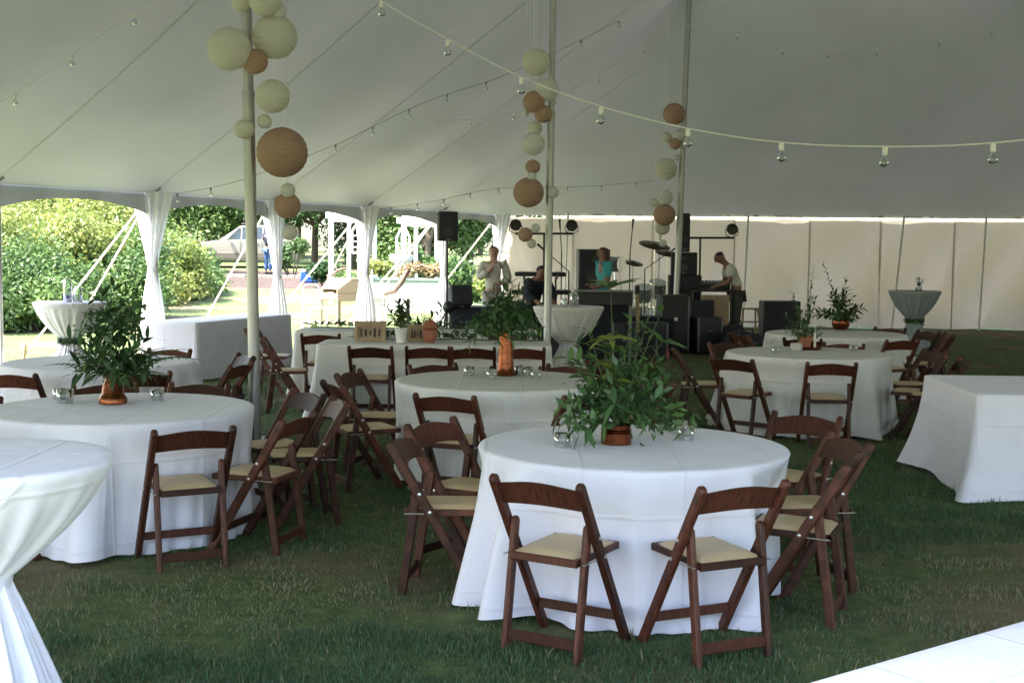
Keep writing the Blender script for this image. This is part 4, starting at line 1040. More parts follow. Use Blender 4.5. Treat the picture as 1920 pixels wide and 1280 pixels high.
def centre1():
    c = G(1157, 836, TH) + Vector((0, .06, 0)); c.z = TH + gz(c.y) + .001
    pot_obj('copper_pot', 'squat hammered copper pot with a rolled rim on the white cloth', c, [(.062, 0), (.078, .004), (.080, .06), (.074, .068), (.080, .074), (.074, .082), (.076, .104), (.070, .106), (.068, .03), (.001, .03)], 'copper')
    r = random.Random(5); o = thing('greenery_arrangement', 'tall mixed greenery arrangement in the squat copper pot', 'plant', c + Vector((0, 0, .10)))
    z = Vector((0, 0, 0)); st = []
    st += [(z, Vector((-.06, -.04, 1)), .64, .0, ['bay_m'], 0.159, 11, True), (z, Vector((.04, -.02, 1)), .34, 0, ['bay_m'], 0.146, 11, True), (z, Vector((.28, .1, 1)), .56, .05, ['ov_m', 'wil_m'], 0.073, 13, False), (z, Vector((.2, .05, 1)), .58, .0, ['wil_m'], 0.085, 10, False), (z, Vector((.45, 0, .9)), .46, .05, ['bay_m'], 0.122, 10, True), (z, Vector((.5, .1, .7)), .42, .1, ['red'], 0.122, 11, False)]
    st += [(z, Vector((-.10, -.12, 1)), .46, .12, ['yel'], 0.122, 17, True), (z, Vector((-.16, 0, 1)), .44, .1, ['yel'], 0.110, 11, False), (z, Vector((-.55, -.1, .85)), .44, .12, ['ov_m', 'bay_d'], 0.110, 12, False), (z, Vector((-.42, .2, .9)), .48, .1, ['wil_d', 'bay_d'], 0.134, 12, False)]
    st += [(z, Vector((-.3, -.1, 1)), .50, .06, ['wil_m', 'wil_d'], .14, 12, False), (z, Vector((.34, -.1, 1)), .60, .06, ['wil_m', 'ov_m'], .10, 12, False), (z, Vector((.1, -.12, 1)), .50, 0, ['wil_m'], .13, 12, False)]
    st += around(r, 8, 18, 50, lambda d, k: (z, d, r.uniform(.26, .34), .35, ['bay_d', 'wil_d', 'wil_m'], 0.146, 12, False))
    st += around(r, 7, 45, 75, lambda d, k: (z, d, r.uniform(.3, .42), .12, ['bay_d', 'bay_m', 'wil_m'], 0.134, 11, False))
    st += [(z, Vector((.9, -.5, .25)), .36, .42, ['wil_d', 'wil_m'], 0.122, 15, False), (z, Vector((1, -.2, .25)), .44, .40, ['wil_d'], 0.110, 15, False), (z, Vector((.6, -.8, .2)), .30, .5, ['wil_m'], 0.110, 13, False), (z, Vector((-.9, -.5, .3)), .32, .45, ['wil_m', 'wil_d'], 0.134, 13, False), (z, Vector((-1, 0, .35)), .34, .4, ['bay_d'], 0.122, 12, False)]
    sprays(o, st, r); o.scale = (1.1, 1.1, 1.1)
    filler(o, [((0, 0, .10), (.15, .14, .11)), ((-.14, -.02, .12), (.13, .1, .1)), ((.14, -.02, .16), (.11, .1, .11)), ((.02, 0, .27), (.09, .09, .10))], 260, .03, 'leafd', 3)
    filler(o, [((.17, -.08, .03), (.17, .1, .09)), ((-.15, -.08, .05), (.14, .1, .1)), ((.15, 0, .24), (.09, .08, .09))], 220, .03, 'leafm', 4)
centre1()
def centre2():
    c = G(948, 704, TH); c.z = TH + gz(c.y) + .001
    pot_obj('copper_vase', 'tall slim hammered copper vase on the round table', c, [(.085, 0), (.088, .006), (.074, .03), (.066, .06), (.056, .20), (.050, .36), (.048, .43), (.044, .43), (.04, .06), (.001, .06)], 'copper', 'vase')
    r = random.Random(8); o = thing('greenery_arrangement', 'drooping dark greenery in the tall slim copper vase', 'plant', c + Vector((0, 0, .42))); z = Vector((0, 0, 0))
    st = around(r, 9, 20, 60, lambda d, k: (z, d, r.uniform(.32, .42), .55, ['ov_d', 'bay_d', 'ov_m'], 0.110, 11, False)) + around(r, 6, 55, 85, lambda d, k: (z, d, r.uniform(.28, .38), .1, ['bay_d', 'wil_m'], 0.122, 11, False))
    st += [(z, Vector((-.9, -.3, .3)), .34, .9, ['ov_m', 'yel'], 0.085, 13, False), (z, Vector((.9, -.2, .4)), .30, .6, ['ov_m', 'yel'], 0.085, 12, False), (z, Vector((.2, -1, .2)), .24, .8, ['ov_m', 'bay_m'], .11, 11, False), (z, Vector((-.3, -1, .25)), .26, .8, ['ov_d', 'bay_m'], .11, 11, False), (z, Vector((-.05, -1, .6)), .22, .5, ['bay_m'], .11, 10, False), (z, Vector((.05, -.1, 1)), .33, 0, ['ov_m'], 0.098, 9, False)]
    sprays(o, st, r)
    filler(o, [((0, 0, .06), (.2, .17, .15)), ((-.15, 0, -.02), (.14, .12, .12)), ((.15, 0, -.02), (.14, .12, .12)), ((0, -.10, -.03), (.13, .06, .09))], 560, .03, 'leafd', 5)
centre2()
def centre3():
    c = G(212, 757, TH); c.z = TH + gz(c.y) + .001
    pot_obj('copper_jug', 'bulbous shiny copper jug with wide foot on the white cloth', c, [(.078, 0), (.088, .008), (.088, .035), (.080, .05), (.068, .07), (.062, .12), (.050, .15), (.046, .165), (.054, .185), (.050, .186), (.042, .16), (.001, .1)], 'copper', 'jug')
    r = random.Random(9); o = thing('fern_arrangement', 'bushy dark fern and leaf arrangement in the copper jug', 'plant', c + Vector((0, 0, .17))); z = Vector((0, 0, 0))
    st = [(z, Vector((-.15, .1, 1)), .58, .03, ['wil_d', 'bay_d'], 0.146, 15, False), (z, Vector((.02, 0, 1)), .60, .0, ['wil_d', 'bay_d'], 0.146, 15, False), (z, Vector((.14, .05, 1)), .62, .03, ['wil_d'], 0.134, 15, False), (z, Vector((-.34, 0, 1)), .48, .1, ['wil_d', 'bay_d'], .1, 11, False), (z, Vector((.36, 0, 1)), .52, .16, ['wil_d'], 0.122, 13, False)]
    st += around(r, 9, 15, 45, lambda d, k: (z, d, r.uniform(.24, .34), .3, ['wil_d', 'bay_d', 'wil_m'], 0.146, 10, False)) + around(r, 9, 45, 75, lambda d, k: (z, d, r.uniform(.32, .44), .12, ['wil_d', 'wil_m', 'bay_d'], 0.146, 11, False))
    sprays(o, st, r, 280)
    filler(o, [((0, 0, .12), (.18, .15, .14)), ((-.08, 0, .3), (.14, .12, .16)), ((.08, 0, .36), (.14, .12, .18)), ((.16, 0, .1), (.15, .12, .1))], 380, .034, 'leafd', 6)
    for d, L in ((Vector((1, -.15, .42)), .60), (Vector((1, .2, .62)), .50), (Vector((.9, -.45, .2)), .5), (Vector((-1, -.2, .4)), .42), (Vector((.7, -.3, .4)), .36), (Vector((-.8, .2, .6)), .36), (Vector((-.5, -.4, .5)), .3), (Vector((.9, -.1, .75)), .40)):
        link('frond', LV['fern'] if d.x < .95 else LV['fernm'], o, z, orient(d), (L,) * 3)
centre3()
def centre5():
    c = G(1514, 655, TH); c.z = TH + gz(c.y) + .001
    o = thing('copper_tray', 'small round copper tray with a raised edge under the terracotta pot', 'tray', c); MB().lathe([(.001, .004), (.13, .004), (.15, .03), (.155, .032), (.135, 0), (.001, 0)], 32).build('dish', 'copper', o)
    pot_obj('terracotta_pot', 'terracotta pot of airy greenery standing on the copper tray', c + Vector((-.03, 0, .006)), [(.055, 0), (.075, .10), (.082, .10), (.082, .13), (.072, .13), (.065, .10), (.001, .09)], 'terra')
    q = thing('taper_candle', 'white taper candle standing on the copper tray', 'candle', c + Vector((.06, -.06, .005))); MB().tube([(0, 0, 0), (0, 0, .25)], [.013, .010], 10).build('wax', 'wax', q); MB().tube([(0, 0, .25), (.002, 0, .262)], .0015, 5).build('wick', 'black', q)
    q = thing('candle_bowl', 'small pale stone bowl beside the terracotta pot', 'bowl', c + Vector((-.14, -.12, 0))); MB().lathe([(.05, 0), (.062, .02), (.060, .07), (.052, .07), (.05, .02), (.001, .015)], 24).build('vessel', 'stonep', q)
    r = random.Random(12); o = thing('greenery_arrangement', 'airy upright greenery in the terracotta pot', 'plant', c + Vector((-.03, 0, .12))); z = Vector((0, 0, 0))
    st = around(r, 8, 20, 55, lambda d, k: (z, d, r.uniform(.2, .3), .3, ['ov_m', 'ov_d'], .075, 12, False)) + around(r, 8, 50, 80, lambda d, k: (z, d, r.uniform(.32, .5), .1, ['ov_m', 'ov_d', 'wil_m'], .075, 12, False)) + [(z, Vector((.10, 0, 1)), .72, -.02, ['ov_m', 'wil_m'], 0.073, 17, False), (z, Vector((-.28, 0, 1)), .5, .05, ['ov_d'], 0.073, 12, False)]
    sprays(o, st, r)
    c = G(1576, 618, TH); c.z = TH + gz(c.y) + .001
    pot_obj('copper_bowl', 'round copper bowl of greenery on the table by the band', c, [(.07, 0), (.10, .03), (.115, .09), (.105, .14), (.085, .165), (.092, .18), (.084, .18), (.075, .15), (.001, .1)], 'copper')
    r = random.Random(14); o = thing('greenery_arrangement', 'dark rounded greenery with one long arching twig in the copper bowl', 'plant', c + Vector((0, 0, .16)))
    st = around(r, 9, 5, 45, lambda d, k: (z, d, r.uniform(.25, .36), .15, ['ov_d'], 0.122, 13, False)) + around(r, 7, 40, 80, lambda d, k: (z, d, r.uniform(.3, .42), .05, ['ov_d', 'bay_d'], 0.122, 13, False)) + [(z, Vector((-.32, 0, 1)), .80, .10, ['ov_d'], .065, 16, False), (z, Vector((.1, 0, 1)), .5, 0, ['ov_d'], 0.085, 13, False)]
    sprays(o, st, r)
centre5()
# glasses
GL = MB().lathe([(.001, .006), (.028, .006), (.034, .012), (.036, .072), (.040, .072), (.038, .004), (.001, .0)], 20).mesh('cup', 'glass', 180)
CAN = MB().lathe([(.018, .008), (.019, .022), (.001, .024)], 14).mesh('tealight', 'wax')
for px, py, lab, jar in ((1054, 840, W1, 0), (1287, 826, W1, 0), (1275, 815, W1, 0), (880, 705, W2, 0), (922, 711, W2, 0), (975, 703, W2, 0), (1005, 712, W2, 0), (990, 706, W2, 0), (122, 757, W3, 1), (295, 752, W3, 0), (112, 750, W3, 0), (1455, 664, W5, 0), (1600, 660, W5, 0)):
    c = G(px, py, TH); o = thing('votive_glass', ('round glass jar' if jar else 'clear votive glass') + ' on the table holding ' + lab, 'glass', (c.x, c.y, TH + gz(c.y) + .001), 0, 'votive glasses on the table holding ' + lab)
    link('cup', GL, o, None, None, (1.3,) * 3 if jar else (1.05,) * 3); link('tealight', CAN, o)
def jars():
    for px, py, h, rr, lab in ((1058, 571, .10, .04, 'short glass jar on the ivory cocktail table'), (1077, 573, .17, .05, 'tall glass jar on the ivory cocktail table'), (1722, 552, .14, .05, 'small glass vase on the grey blue cocktail table'), (127, 566, .28, .05, 'tall pale blue glass vase on the sunny cocktail table'), (146, 566, .2, .05, 'short clear glass cylinder on the sunny cocktail table')):
        T = CT3 if px in (1058, 1077) else CT4 if px > 1500 else CT2
        c = At(px, 560, T.y - .05); b = Vector((c.x, T.y - .05, gz(T.y) + 1.072))
        o = thing('glass_jar', lab, 'jar', b); MB().lathe([(.001, .005), (rr * .9, .005), (rr, .02), (rr, h * .75), (rr * .7, h * .9), (rr * .75, h), (rr * .8, h), (rr * .76, h * .89), (rr * 1.06, h * .75), (rr * 1.06, 0), (.001, 0)], 20).build('vessel', 'glass', o, 180)
        if px in (1722, 1077):
            r = random.Random(px); q = thing('flower_sprig', 'little leafy sprig in the ' + ('glass vase on the grey blue table' if px > 1500 else 'tall glass jar'), 'plant', b + Vector((0, 0, .02))); sprays(q, around(r, 4, 55, 85, lambda d, k: (Vector((0, 0, 0)), d, .2, .1, ['ov_d', 'ov_m'], 0.073, 7, False)), r)
        if px == 127: MB().lathe([(rr * .88, .012), (rr * .95, .03), (rr * .95, .08), (.001, .08)], 16).build('blue_water', 'cblue', o)
jars()
# things on the garland table
def garland(c, L, label, n, seed, m='leafd'):
    o = thing('leaf_garland', label, 'garland', c); r = random.Random(seed)
    pts = [Vector((-L / 2 + L * i / 20, .05 * math.sin(i * 1.3), .02)) for i in range(21)]; MB().tube(pts, .008, 5).build('stem', 'stem', o)
    for k in range(n):
        p = pts[0].lerp(pts[-1], k / (n - 1)); d = Vector((r.uniform(-1, 1), r.uniform(-1, 1), r.uniform(.1, .9)))
        link('leaf', LV[r.choice(['bay_d', 'ov_d', 'wil_d', 'bay_d'])], o, p + Vector((0, r.uniform(-.05, .05), r.uniform(0, .04))), orient(d, roll=r.uniform(-.6, .6)), (r.uniform(.09, .15),) * 3)
garland((LT1.x + .15, LT1.y + .15, TH + gz(13.6) + .004), 2.0, 'dark leaf garland along the table set with framed cards', 190, 31)
garland((LT2.x, LT2.y - .05, TH + gz(15.6) + .004), 2.6, 'dark leaf garland along the farther long table', 170, 32)
def card(px, w_, h_, label):
    p = At(px, 640, LT1.y + .02); b = Vector((p.x, LT1.y + .02, TH + gz(13.6) + .003)); o = thing('framed_card', label, 'sign', b)
    for s in (-1, 1):
        MB().bar((s * (w_ / 2 - .02), 0, 0), (s * (w_ / 2 - .02), .02, h_), .04, .025, (0, 1, 0)).build('frame_side', 'book', o)
    MB().bar((-w_ / 2 + .04, .018, h_ - .03), (w_ / 2 - .04, .018, h_ - .03), .05, .024, (0, 1, 0)).build('frame_rail', 'book', o); MB().bar((-w_ / 2 + .04, .002, .02), (w_ / 2 - .04, .002, .02), .03, .024, (0, 1, 0)).build('frame_rail', 'book', o)
    MB().bar((0, .012, .03), (0, .03, h_ - .05), w_ - .08, .006, (0, 1, 0)).build('backing', 'card', o)
    for k in range(5): MB().box((-w_ * .28 + w_ * .14 * k, .010 + .004, h_ * .42), (w_ * (.05 + .02 * (k % 2)), .006, h_ * (.42 - .08 * (k % 3)))).build('print', 'print', o)
card(694, .34, .22, 'wide kraft framed card with dark print on the garland table'); card(783, .22, .19, 'smaller kraft framed card on the garland table beside the white vase')
def vase_plant():
    p = At(752, 640, LT1.y - .10); b = Vector((p.x, LT1.y - .10, TH + gz(13.6) + .002)); pot_obj('white_vase', 'white tapered ceramic vase on the garland table', b, [(.045, 0), (.05, .004), (.068, .15), (.072, .155), (.066, .156), (.05, .02), (.001, .02)], 'whitepaint', 'vase')
    r = random.Random(17); o = thing('potted_plant', 'leafy plant with yellow green shoots in the white ceramic vase', 'plant', b + Vector((0, 0, .14))); z = Vector((0, 0, 0))
    sprays(o, around(r, 7, 45, 80, lambda d, k: (z, d, r.uniform(.1, .2), .05, ['yel'], 0.085, 8, False)) + around(r, 8, 55, 85, lambda d, k: (z, d, r.uniform(.26, .36), .1, ['ov_d', 'bay_d'], 0.122, 10, False)), r)
    p = At(806, 645, LT1.y - .05); b = Vector((p.x, LT1.y - .05, TH + gz(13.6) + .002)); pot_obj('clay_urn', 'dark red clay urn with domed lid on the garland table', b, [(.04, 0), (.06, .02), (.085, .09), (.08, .13), (.06, .15), (.09, .16), (.075, .20), (.04, .235), (.012, .245), (.016, .26), (.001, .265)], 'terra', 'urn')
    p = At(792, 600, 17.2); o = thing('potted_plant', 'dark bushy potted plant on the ground behind the long tables', 'plant', (p.x, 17.2, gz(17.2))); MB().lathe([(.14, 0), (.19, .3), (.21, .3), (.21, .34), (.18, .34), (.17, .28), (.001, .27)], 24).build('pot', 'stonep', o)
    r = random.Random(19); k = []
    for d, L in [(Vector((math.cos(a), math.sin(a), 1.6)), .75) for a in np.linspace(0, 6, 9)]: link('frond', LV['fernm'], o, (0, 0, .3), orient(d), (L,) * 3)
    sprays(o, around(r, 8, 50, 85, lambda d, k: (Vector((0, 0, .3)), d, r.uniform(.5, .8), .1, ['bay_m', 'bay_d'], 0.183, 13, False)), r, 90)
vase_plant()
# white display table by the arbor with a bark log
def display():
    p = Gr(722, 24.4); o = thing('display_table', 'white display table with bark log beside the tent leg drape', 'table', p, .15)
    MB().box((0, 0, .74), (.95, .5, .035), None, .006).build('tabletop', 'whitepaint', o)
    MB().box((-.22, .0, .36), (.34, .4, .72), None, .006).build('cabinet', 'whitepaint', o)
    for x in (-.44, .0, .44):
        for y in (-.21, .21): MB().bar((x, y, 0), (x, y, .725), .035, .035, (0, 1, 0)).build('leg', 'whitepaint' if x < .1 else 'blackm', o)
    q = thing('bark_log', 'rough bark log leaning on the white display table', 'log', p + Vector((.1, -.05, .76)), .15)
    MB().tube([(-.12, 0, .05), (.08, 0, .1), (.22, 0, .28), (.34, .02, .50)], [.05, .06, .055, .045], 10).build('log', 'bark', q)
    q = thing('serving_stand', 'white tiered stand on the display table', 'stand', p + Vector((-.25, 0, .758)), 0)
    MB().lathe([(.12, 0), (.12, .02), (.02, .04), (.02, .18), (.16, .2), (.16, .215), (.02, .22), (.02, .36), (.11, .38), (.11, .395), (.015, .40), (.012, .5), (.001, .51)], 24).build('tiers', 'whitepaint', q)
display()
# ================================================================== THE BAND
def tripod(o, h, r=.014, spread=.38, zj=.55, m='blackm', n=3, a0=.3):
    MB().tube([(0, 0, .10), (0, 0, h)], r, 8).build('pole', m, o)
    for k in range(n):
        a = a0 + 2 * PI * k / n; f = Vector((math.cos(a) * spread, math.sin(a) * spread, .01))
        MB().tube([(0, 0, zj), f], r * .75, 6).build('leg', m, o)
        MB().tube([(0, 0, zj * .35), f * .55 + Vector((0, 0, zj * .45))], r * .5, 5).build('brace', m, o)
    MB().lathe([(r * 1.8, -.04), (r * 2, 0), (r * 1.8, .04)], 10, (0, 0, zj)).build('collar', m, o)
def cab(name, label, loc, dims, rz=0, n=2, cat='speaker', stand=None, tilt=0):
    o = thing(name, label, cat, loc, rz); w_, d, h = dims; R = Matrix.Rotation(tilt, 3, 'X')
    MB().box((0, 0, h / 2), (w_, d, h), R if tilt else None, .015).build('cabinet', 'black', o)
    MB().box(R @ Vector((0, -d / 2 - .004, 0)) + Vector((0, 0, h / 2)), (w_ * .90, .012, h * .92), R if tilt else None, .005).build('grille', 'grille', o)
    for k in range(n):
        z = h * (.32 if k == 0 else .74); rr = min(w_ * .36, h * .2) * (1 if k == 0 else .55)
        MB().lathe([(rr, 0), (rr * .95, .006), (rr * .6, .002), (.001, .006)], 20, R @ Vector((0, -d / 2 - .012, z - h / 2)) + Vector((0, 0, h / 2)), R @ Matrix.Rotation(PI / 2, 3, 'X')).build('driver', 'blackm', o)
    MB().box((0, -d / 2 - .013, h * .07), (.07, .006, .018)).build('badge', 'grey', o)
    return o
def band():
    g = lambda px, D: Gr(px, D)
    # PA speaker on a tripod at the tent corner
    p = g(838, 20.5); o = thing('speaker_stand', 'black tripod stand carrying the loudspeaker beside the drape', 'stand', p); s = FPX / 20.5
    zt = At(834, 452, 20.5).z - p.z; tripod(o, zt, .018, .5, .75); MB().ball((.03, -.05, zt - 1.05), .1, 10, 7).build('cable_coil', 'blackm', o)
    cab('loudspeaker', 'black loudspeaker raised on a tripod stand beside the drape', p + Vector((0, 0, zt)), (.31, .30, At(834, 397, 20.5).z - At(834, 452, 20.5).z), .15)
    cab('monitor_speaker', 'black wedge monitor on the covered table beside the speaker stand', g(862, 21.2) + Vector((0, 0, .75)), (.36, .3, .34), .3, 1, tilt=-.3)
    o = drape_rect(.85, .6, .74, 41, .04, corner=.05).build('equipment_table', 'navy', None, 180); o.location = g(892, 21.6); tag(o, 'small table under a black cloth beside the speaker stand', 'table')
    # keyboards on a tiered stand
    p = g(1012, 21.6); o = thing('keyboard_stand', 'black two tier keyboard stand behind the slim tent pole', 'stand', p, .0)
    for s_ in (-1, 1):
        MB().bar((s_ * .30, .2, 0), (s_ * .26, -.1, 1.25), .05, .03, (1, 0, 0)).build('column', 'blackm', o); MB().bar((s_ * .30, -.3, .02), (s_ * .30, .3, .02), .05, .03).build('foot', 'blackm', o)
        for z, y in ((.92, -.03), (1.22, -.09)): MB().bar((s_ * .27, y + .05, z), (s_ * .27, y - .3, z + .03), .04, .025).build('arm', 'blackm', o)
    MB().bar((-.3, .12, .35), (.3, .12, .35), .03, .03).build('crossbar', 'blackm', o)
    for z, y, L, lab in ((.965, -.2, .95, 'black keyboard on the lower tier of the stand'), (1.265, -.26, .85, 'slim black keyboard on the upper tier of the stand')):
        k = thing('keyboard', lab, 'keyboard', p + Vector((0, y, z))); MB().box((0, 0, .035), (L, .28, .07), None, .01).build('case', 'black', k)
        MB().box((0, .05, .074), (L * .92, .13, .008)).build('key_bed', 'whitepaint', k)
        for i in range(18): MB().box((-L * .43 + i * L * .05, .03, .081), (L * .02, .08, .010)).build('black_key', 'blackm', k)
    # T bars with par lights
    for px, D, y, x0, x1, cans, lab in ((1019, 23.2, 438, 966, 1074, ((967, 422), (1072, 423)), 'behind the keyboards'), (1311, 24.0, 446, 1290, 1376, ((1373, 430),), 'beside the mixing desk')):
        p = g(px, D); zt = At(px, y, D).z - p.z; o = thing('light_stand', 'black T bar lighting stand ' + lab, 'light stand', p); tripod(o, zt, .02, .5, .7)
        MB().tube([At(x0, y, D) - p, At(x1, y, D) - p], .02, 8).build('crossbar', 'blackm', o)
        for cx, cy in cans:
            c = At(cx, cy, D - .06); q = thing('par_light', 'black stage light on the T bar ' + lab, 'light', (c.x, c.y, c.z), 0, 'stage lights on the bar ' + lab)
            R = Matrix.Rotation(PI / 2 + .1, 3, 'X')
            MB().lathe([(.09, .0), (.10, .01), (.10, -.12), (.06, -.2), (.001, -.21)], 20, (0, -.02, 0), R).build('can', 'blackm', q)
            MB().lathe([(.085, .006), (.001, .012)], 20, (0, -.02, 0), R).build('lens', 'grey', q)
            MB().lathe([(.09, .012), (.105, .014), (.105, -.004), (.098, -.004)], 20, (0, -.02, 0), R).build('rim', 'blackm', q)
            mb = MB(); mb.tube([(-.115, .05, 0), (-.115, .05, -.1), (0, .06, -.16), (.115, .05, -.1), (.115, .05, 0)], .009, 6); mb.build('yoke', 'blackm', q)
    # microphone stands
    for px, D, py, bx, lab in ((1052, 22.4, 428, -.02, 'beside the keyboards'), (1180, 22.0, 428, .02, 'behind the singer'), (1066, 21.0, 470, -.25, 'with lowered boom beside the amplifier'), (1208, 23.5, 470, .3, 'over the drum kit')):
        p = g(px, D); zt = At(px, py, D).z - p.z; o = thing('microphone_stand', 'black microphone stand ' + lab, 'microphone stand', p); tripod(o, zt * .8, .011, .3, .25)
        e = Vector((bx * 1.6, -.03, zt)); MB().tube([(0, 0, zt * .8), e], .009, 6).build('boom', 'blackm', o)
        d = (e - Vector((0, 0, zt * .8))).normalized(); MB().tube([e - d * .02, e + d * .1, e + d * .16], [.012, .018, .024], 8).build('microphone', 'blackm', o)
    # guitar amplifier stack
    p = g(1111, 23.6); cab('amplifier_cabinet', 'black guitar amplifier cabinet at the bottom of the stack', p, (.62, .36, .78), .1); cab('amplifier_cabinet', 'black guitar amplifier cabinet on top of the stack', p + Vector((0, 0, .96)), (.58, .34, .74), .1)
    o = thing('amplifier', 'grey amplifier head between the two cabinets', 'amplifier', p + Vector((0, 0, .784)), .1); MB().box((0, 0, .085), (.58, .3, .17), None, .012).build('case', 'grey', o); MB().box((0, -.152, .085), (.5, .01, .09)).build('panel', 'chrome', o)
    for k in range(6): MB().lathe([(.014, 0), (.012, .02)], 10, (-.2 + .08 * k, -.157, .07), Matrix.Rotation(PI / 2, 3, 'X')).build('knob', 'black', o)
    # drum kit
    def drum(px, D, z, r, h, label, tilt=(0, 0), legs=True, m='drum'):
        p = g(px, D); o = thing('drum', label, 'drum', p, 0, 'drum kit'); R = Matrix.Rotation(tilt[0], 3, 'X') @ Matrix.Rotation(tilt[1], 3, 'Y'); c = Vector((0, 0, z))
        MB().lathe([(r, -h / 2), (r, h / 2)], 28, c, R).build('shell', m, o); MB().lathe([(r * .97, h / 2 + .004), (.001, h / 2 + .006)], 28, c, R).build('head', 'skin_drum', o); MB().lathe([(r * .97, -h / 2 - .004), (.001, -h / 2 - .006)], 28, c, R).build('head', 'skin_drum', o)
        for s_ in (-1, 1): MB().lathe([(r + .002, s_ * h / 2 - .012), (r + .012, s_ * h / 2 - .01), (r + .012, s_ * h / 2 + .012), (r + .002, s_ * h / 2 + .012)], 28, c, R).build('hoop', 'chrome', o)
        for k in range(6): a = k * PI / 3; MB().tube([c + R @ Vector(((r + .012) * math.cos(a), (r + .012) * math.sin(a), -h / 2)), c + R @ Vector(((r + .012) * math.cos(a), (r + .012) * math.sin(a), h / 2))], .006, 5).build('lug', 'chrome', o)
        if legs:
            for k in range(3): a = .5 + k * 2.094; MB().tube([c + R @ Vector(((r + .01) * math.cos(a), (r + .01) * math.sin(a), -h * .2)), ((r + .10) * math.cos(a), (r + .10) * math.sin(a), .005)], .009, 6).build('leg', 'chrome', o)
    drum(1196, 24.2, .32, .29, .38, 'large bass drum lying on its side behind the singer', (PI / 2, 0), True, 'drum'); drum(1238, 23.6, .45, .21, .4, 'floor tom with silver shell and three legs', (0, 0)); drum(1205, 23.9, .88, .15, .24, 'rack tom tilted above the bass drum', (.4, 0)); drum(1232, 24.3, .95, .16, .26, 'larger rack tom tilted above the floor tom', (.4, .1)); drum(1258, 23.4, .62, .18, .14, 'snare drum with chrome hoops beside the loudspeaker stack', (.1, 0)); drum(1155, 23.9, 1.42, .14, .2, 'small drum with shiny shell mounted high beside the amplifier', (PI / 2, .9))
    for px, D, y, r, lab in ((1226, 24, 459, .30, 'wide dark cymbal on a tall stand'), (1250, 23.2, 474, .22, 'smaller bronze cymbal beside the loudspeaker stack'), (1186, 24.6, 492, .2, 'low bronze cymbal beside the bass drum')):
        p = g(px, D); zt = At(px, y, D).z - p.z; o = thing('cymbal_stand', lab, 'cymbal', p, 0, 'cymbals of the drum kit'); tripod(o, zt, .011, .32, .35, 'chrome'); MB().lathe([(.001, .03), (.04, .022), (.06, .008), (r, -.012), (r, -.015), (.05, .004), (.001, .02)], 32, (0, 0, zt), Matrix.Rotation(.28, 3, 'X') @ Matrix.Rotation(.15, 3, 'Y')).build('cymbal', 'brass', o, 180)
    o = thing('drum_throne', 'round black drum stool behind the floor tom', 'stool', g(1215, 25)); tripod(o, .5, .02, .25, .3); MB().lathe([(.16, .5), (.17, .54), (.14, .57), (.001, .58)], 20).build('seat', 'black', o)
    # loudspeaker stack beside the tent pole
    p = g(1283, 22.9); cab('subwoofer', 'large black subwoofer at the base of the loudspeaker stack', p, (.62, .6, .66), -.1, 1); cab('subwoofer', 'black bass cabinet second in the loudspeaker stack', p + Vector((0, 0, .664)), (.58, .55, .60), -.1, 1); cab('loudspeaker', 'black speaker box on top of the bass cabinets', p + Vector((-.02, 0, 1.268)), (.46, .42, .40), -.1)
    H = At(1286, 400, 22.9).z - p.z; o = cab('column_speaker', 'tall narrow black column speaker crowning the loudspeaker stack', p + Vector((.0, .05, 1.672)), (.17, .2, H - 1.672), -.1)
    p = g(1250, 22.2); cab('monitor_speaker', 'black floor monitor beside the tent pole', p, (.5, .4, .42), .3, 1, tilt=-.35)
    cab('speaker_case', 'black equipment case standing beside the loudspeaker stack', g(1310, 22.4), (.42, .5, .85), .15, 0, 'case')
    # electric piano in front of the singer
    p = g(1134, 19.8); o = thing('electric_piano', 'dark stage piano with grey edge in front of the person in teal', 'piano', p, math.radians(-6)); s = FPX / 19.8
    zt = At(1134, 546, 19.8).z - p.z
    MB().box((0, 0, zt - .11), (.86, .34, .2), None, .012).build('case', 'black', o); MB().box((0, -.03, zt + .005), (.88, .42, .03), None, .008).build('top', 'grey', o)
    for s_ in (-1, 1): MB().bar((s_ * .40, -.1, 0), (s_ * .40, -.1, zt - .21), .05, .05, (0, 1, 0)).build('leg', 'grey', o); MB().bar((s_ * .40, .12, 0), (s_ * .40, .12, zt - .21), .05, .05, (0, 1, 0)).build('leg', 'grey', o)
    MB().box((0, .14, (zt - .2) / 2 + .03), (.78, .02, zt - .26)).build('modesty_panel', 'navy', o)
    o = drape_rect(1.7, .6, .62, 43, .04, corner=.04).build('equipment_table', 'navy', None, 180); o.location = g(1165, 21.3); tag(o, 'low long table under black cloth before the drum kit', 'table')
    for px, D, dm, rz, lab in ((1200, 20.3, (.5, .35, .4), .2, 'black flight case before the drum kit'), (1228, 20.6, (.45, .4, .55), -.1, 'taller black flight case beside the tent pole'), (960, 20.8, (.6, .4, .5), .1, 'black equipment case beside the person in a white shirt'), (970, 22, (.42, .3, .8), 0, 'upright black case behind the person in a white shirt'), (1092, 21.7, (.4, .3, .5), .2, 'black case below the amplifier stack'), (1168, 19.9, (.4, .35, .6), .1, 'upright black case beside the stage piano'), (1062, 20.4, (.5, .4, .7), -.15, 'tall black case behind the ivory cocktail table'), (1262, 21.6, (.5, .45, .95), .05, 'tallest black case leaning towards the tent pole'), (905, 20.3, (.5, .4, .4), .1, 'low black case before the covered small table'), (1325, 21.4, (.45, .4, .6), .2, 'black case before the mixing table')):
        o = thing('flight_case', lab, 'case', g(px, D), rz); MB().box((0, 0, dm[2] / 2 + .02), dm, None, .012).build('shell', 'black', o)
        for s_ in (-1, 1): MB().box((s_ * (dm[0] / 2 - .02), -dm[1] / 2 - .003, dm[2] / 2 + .02), (.03, .01, dm[2] * .96)).build('edge_trim', 'grey', o)
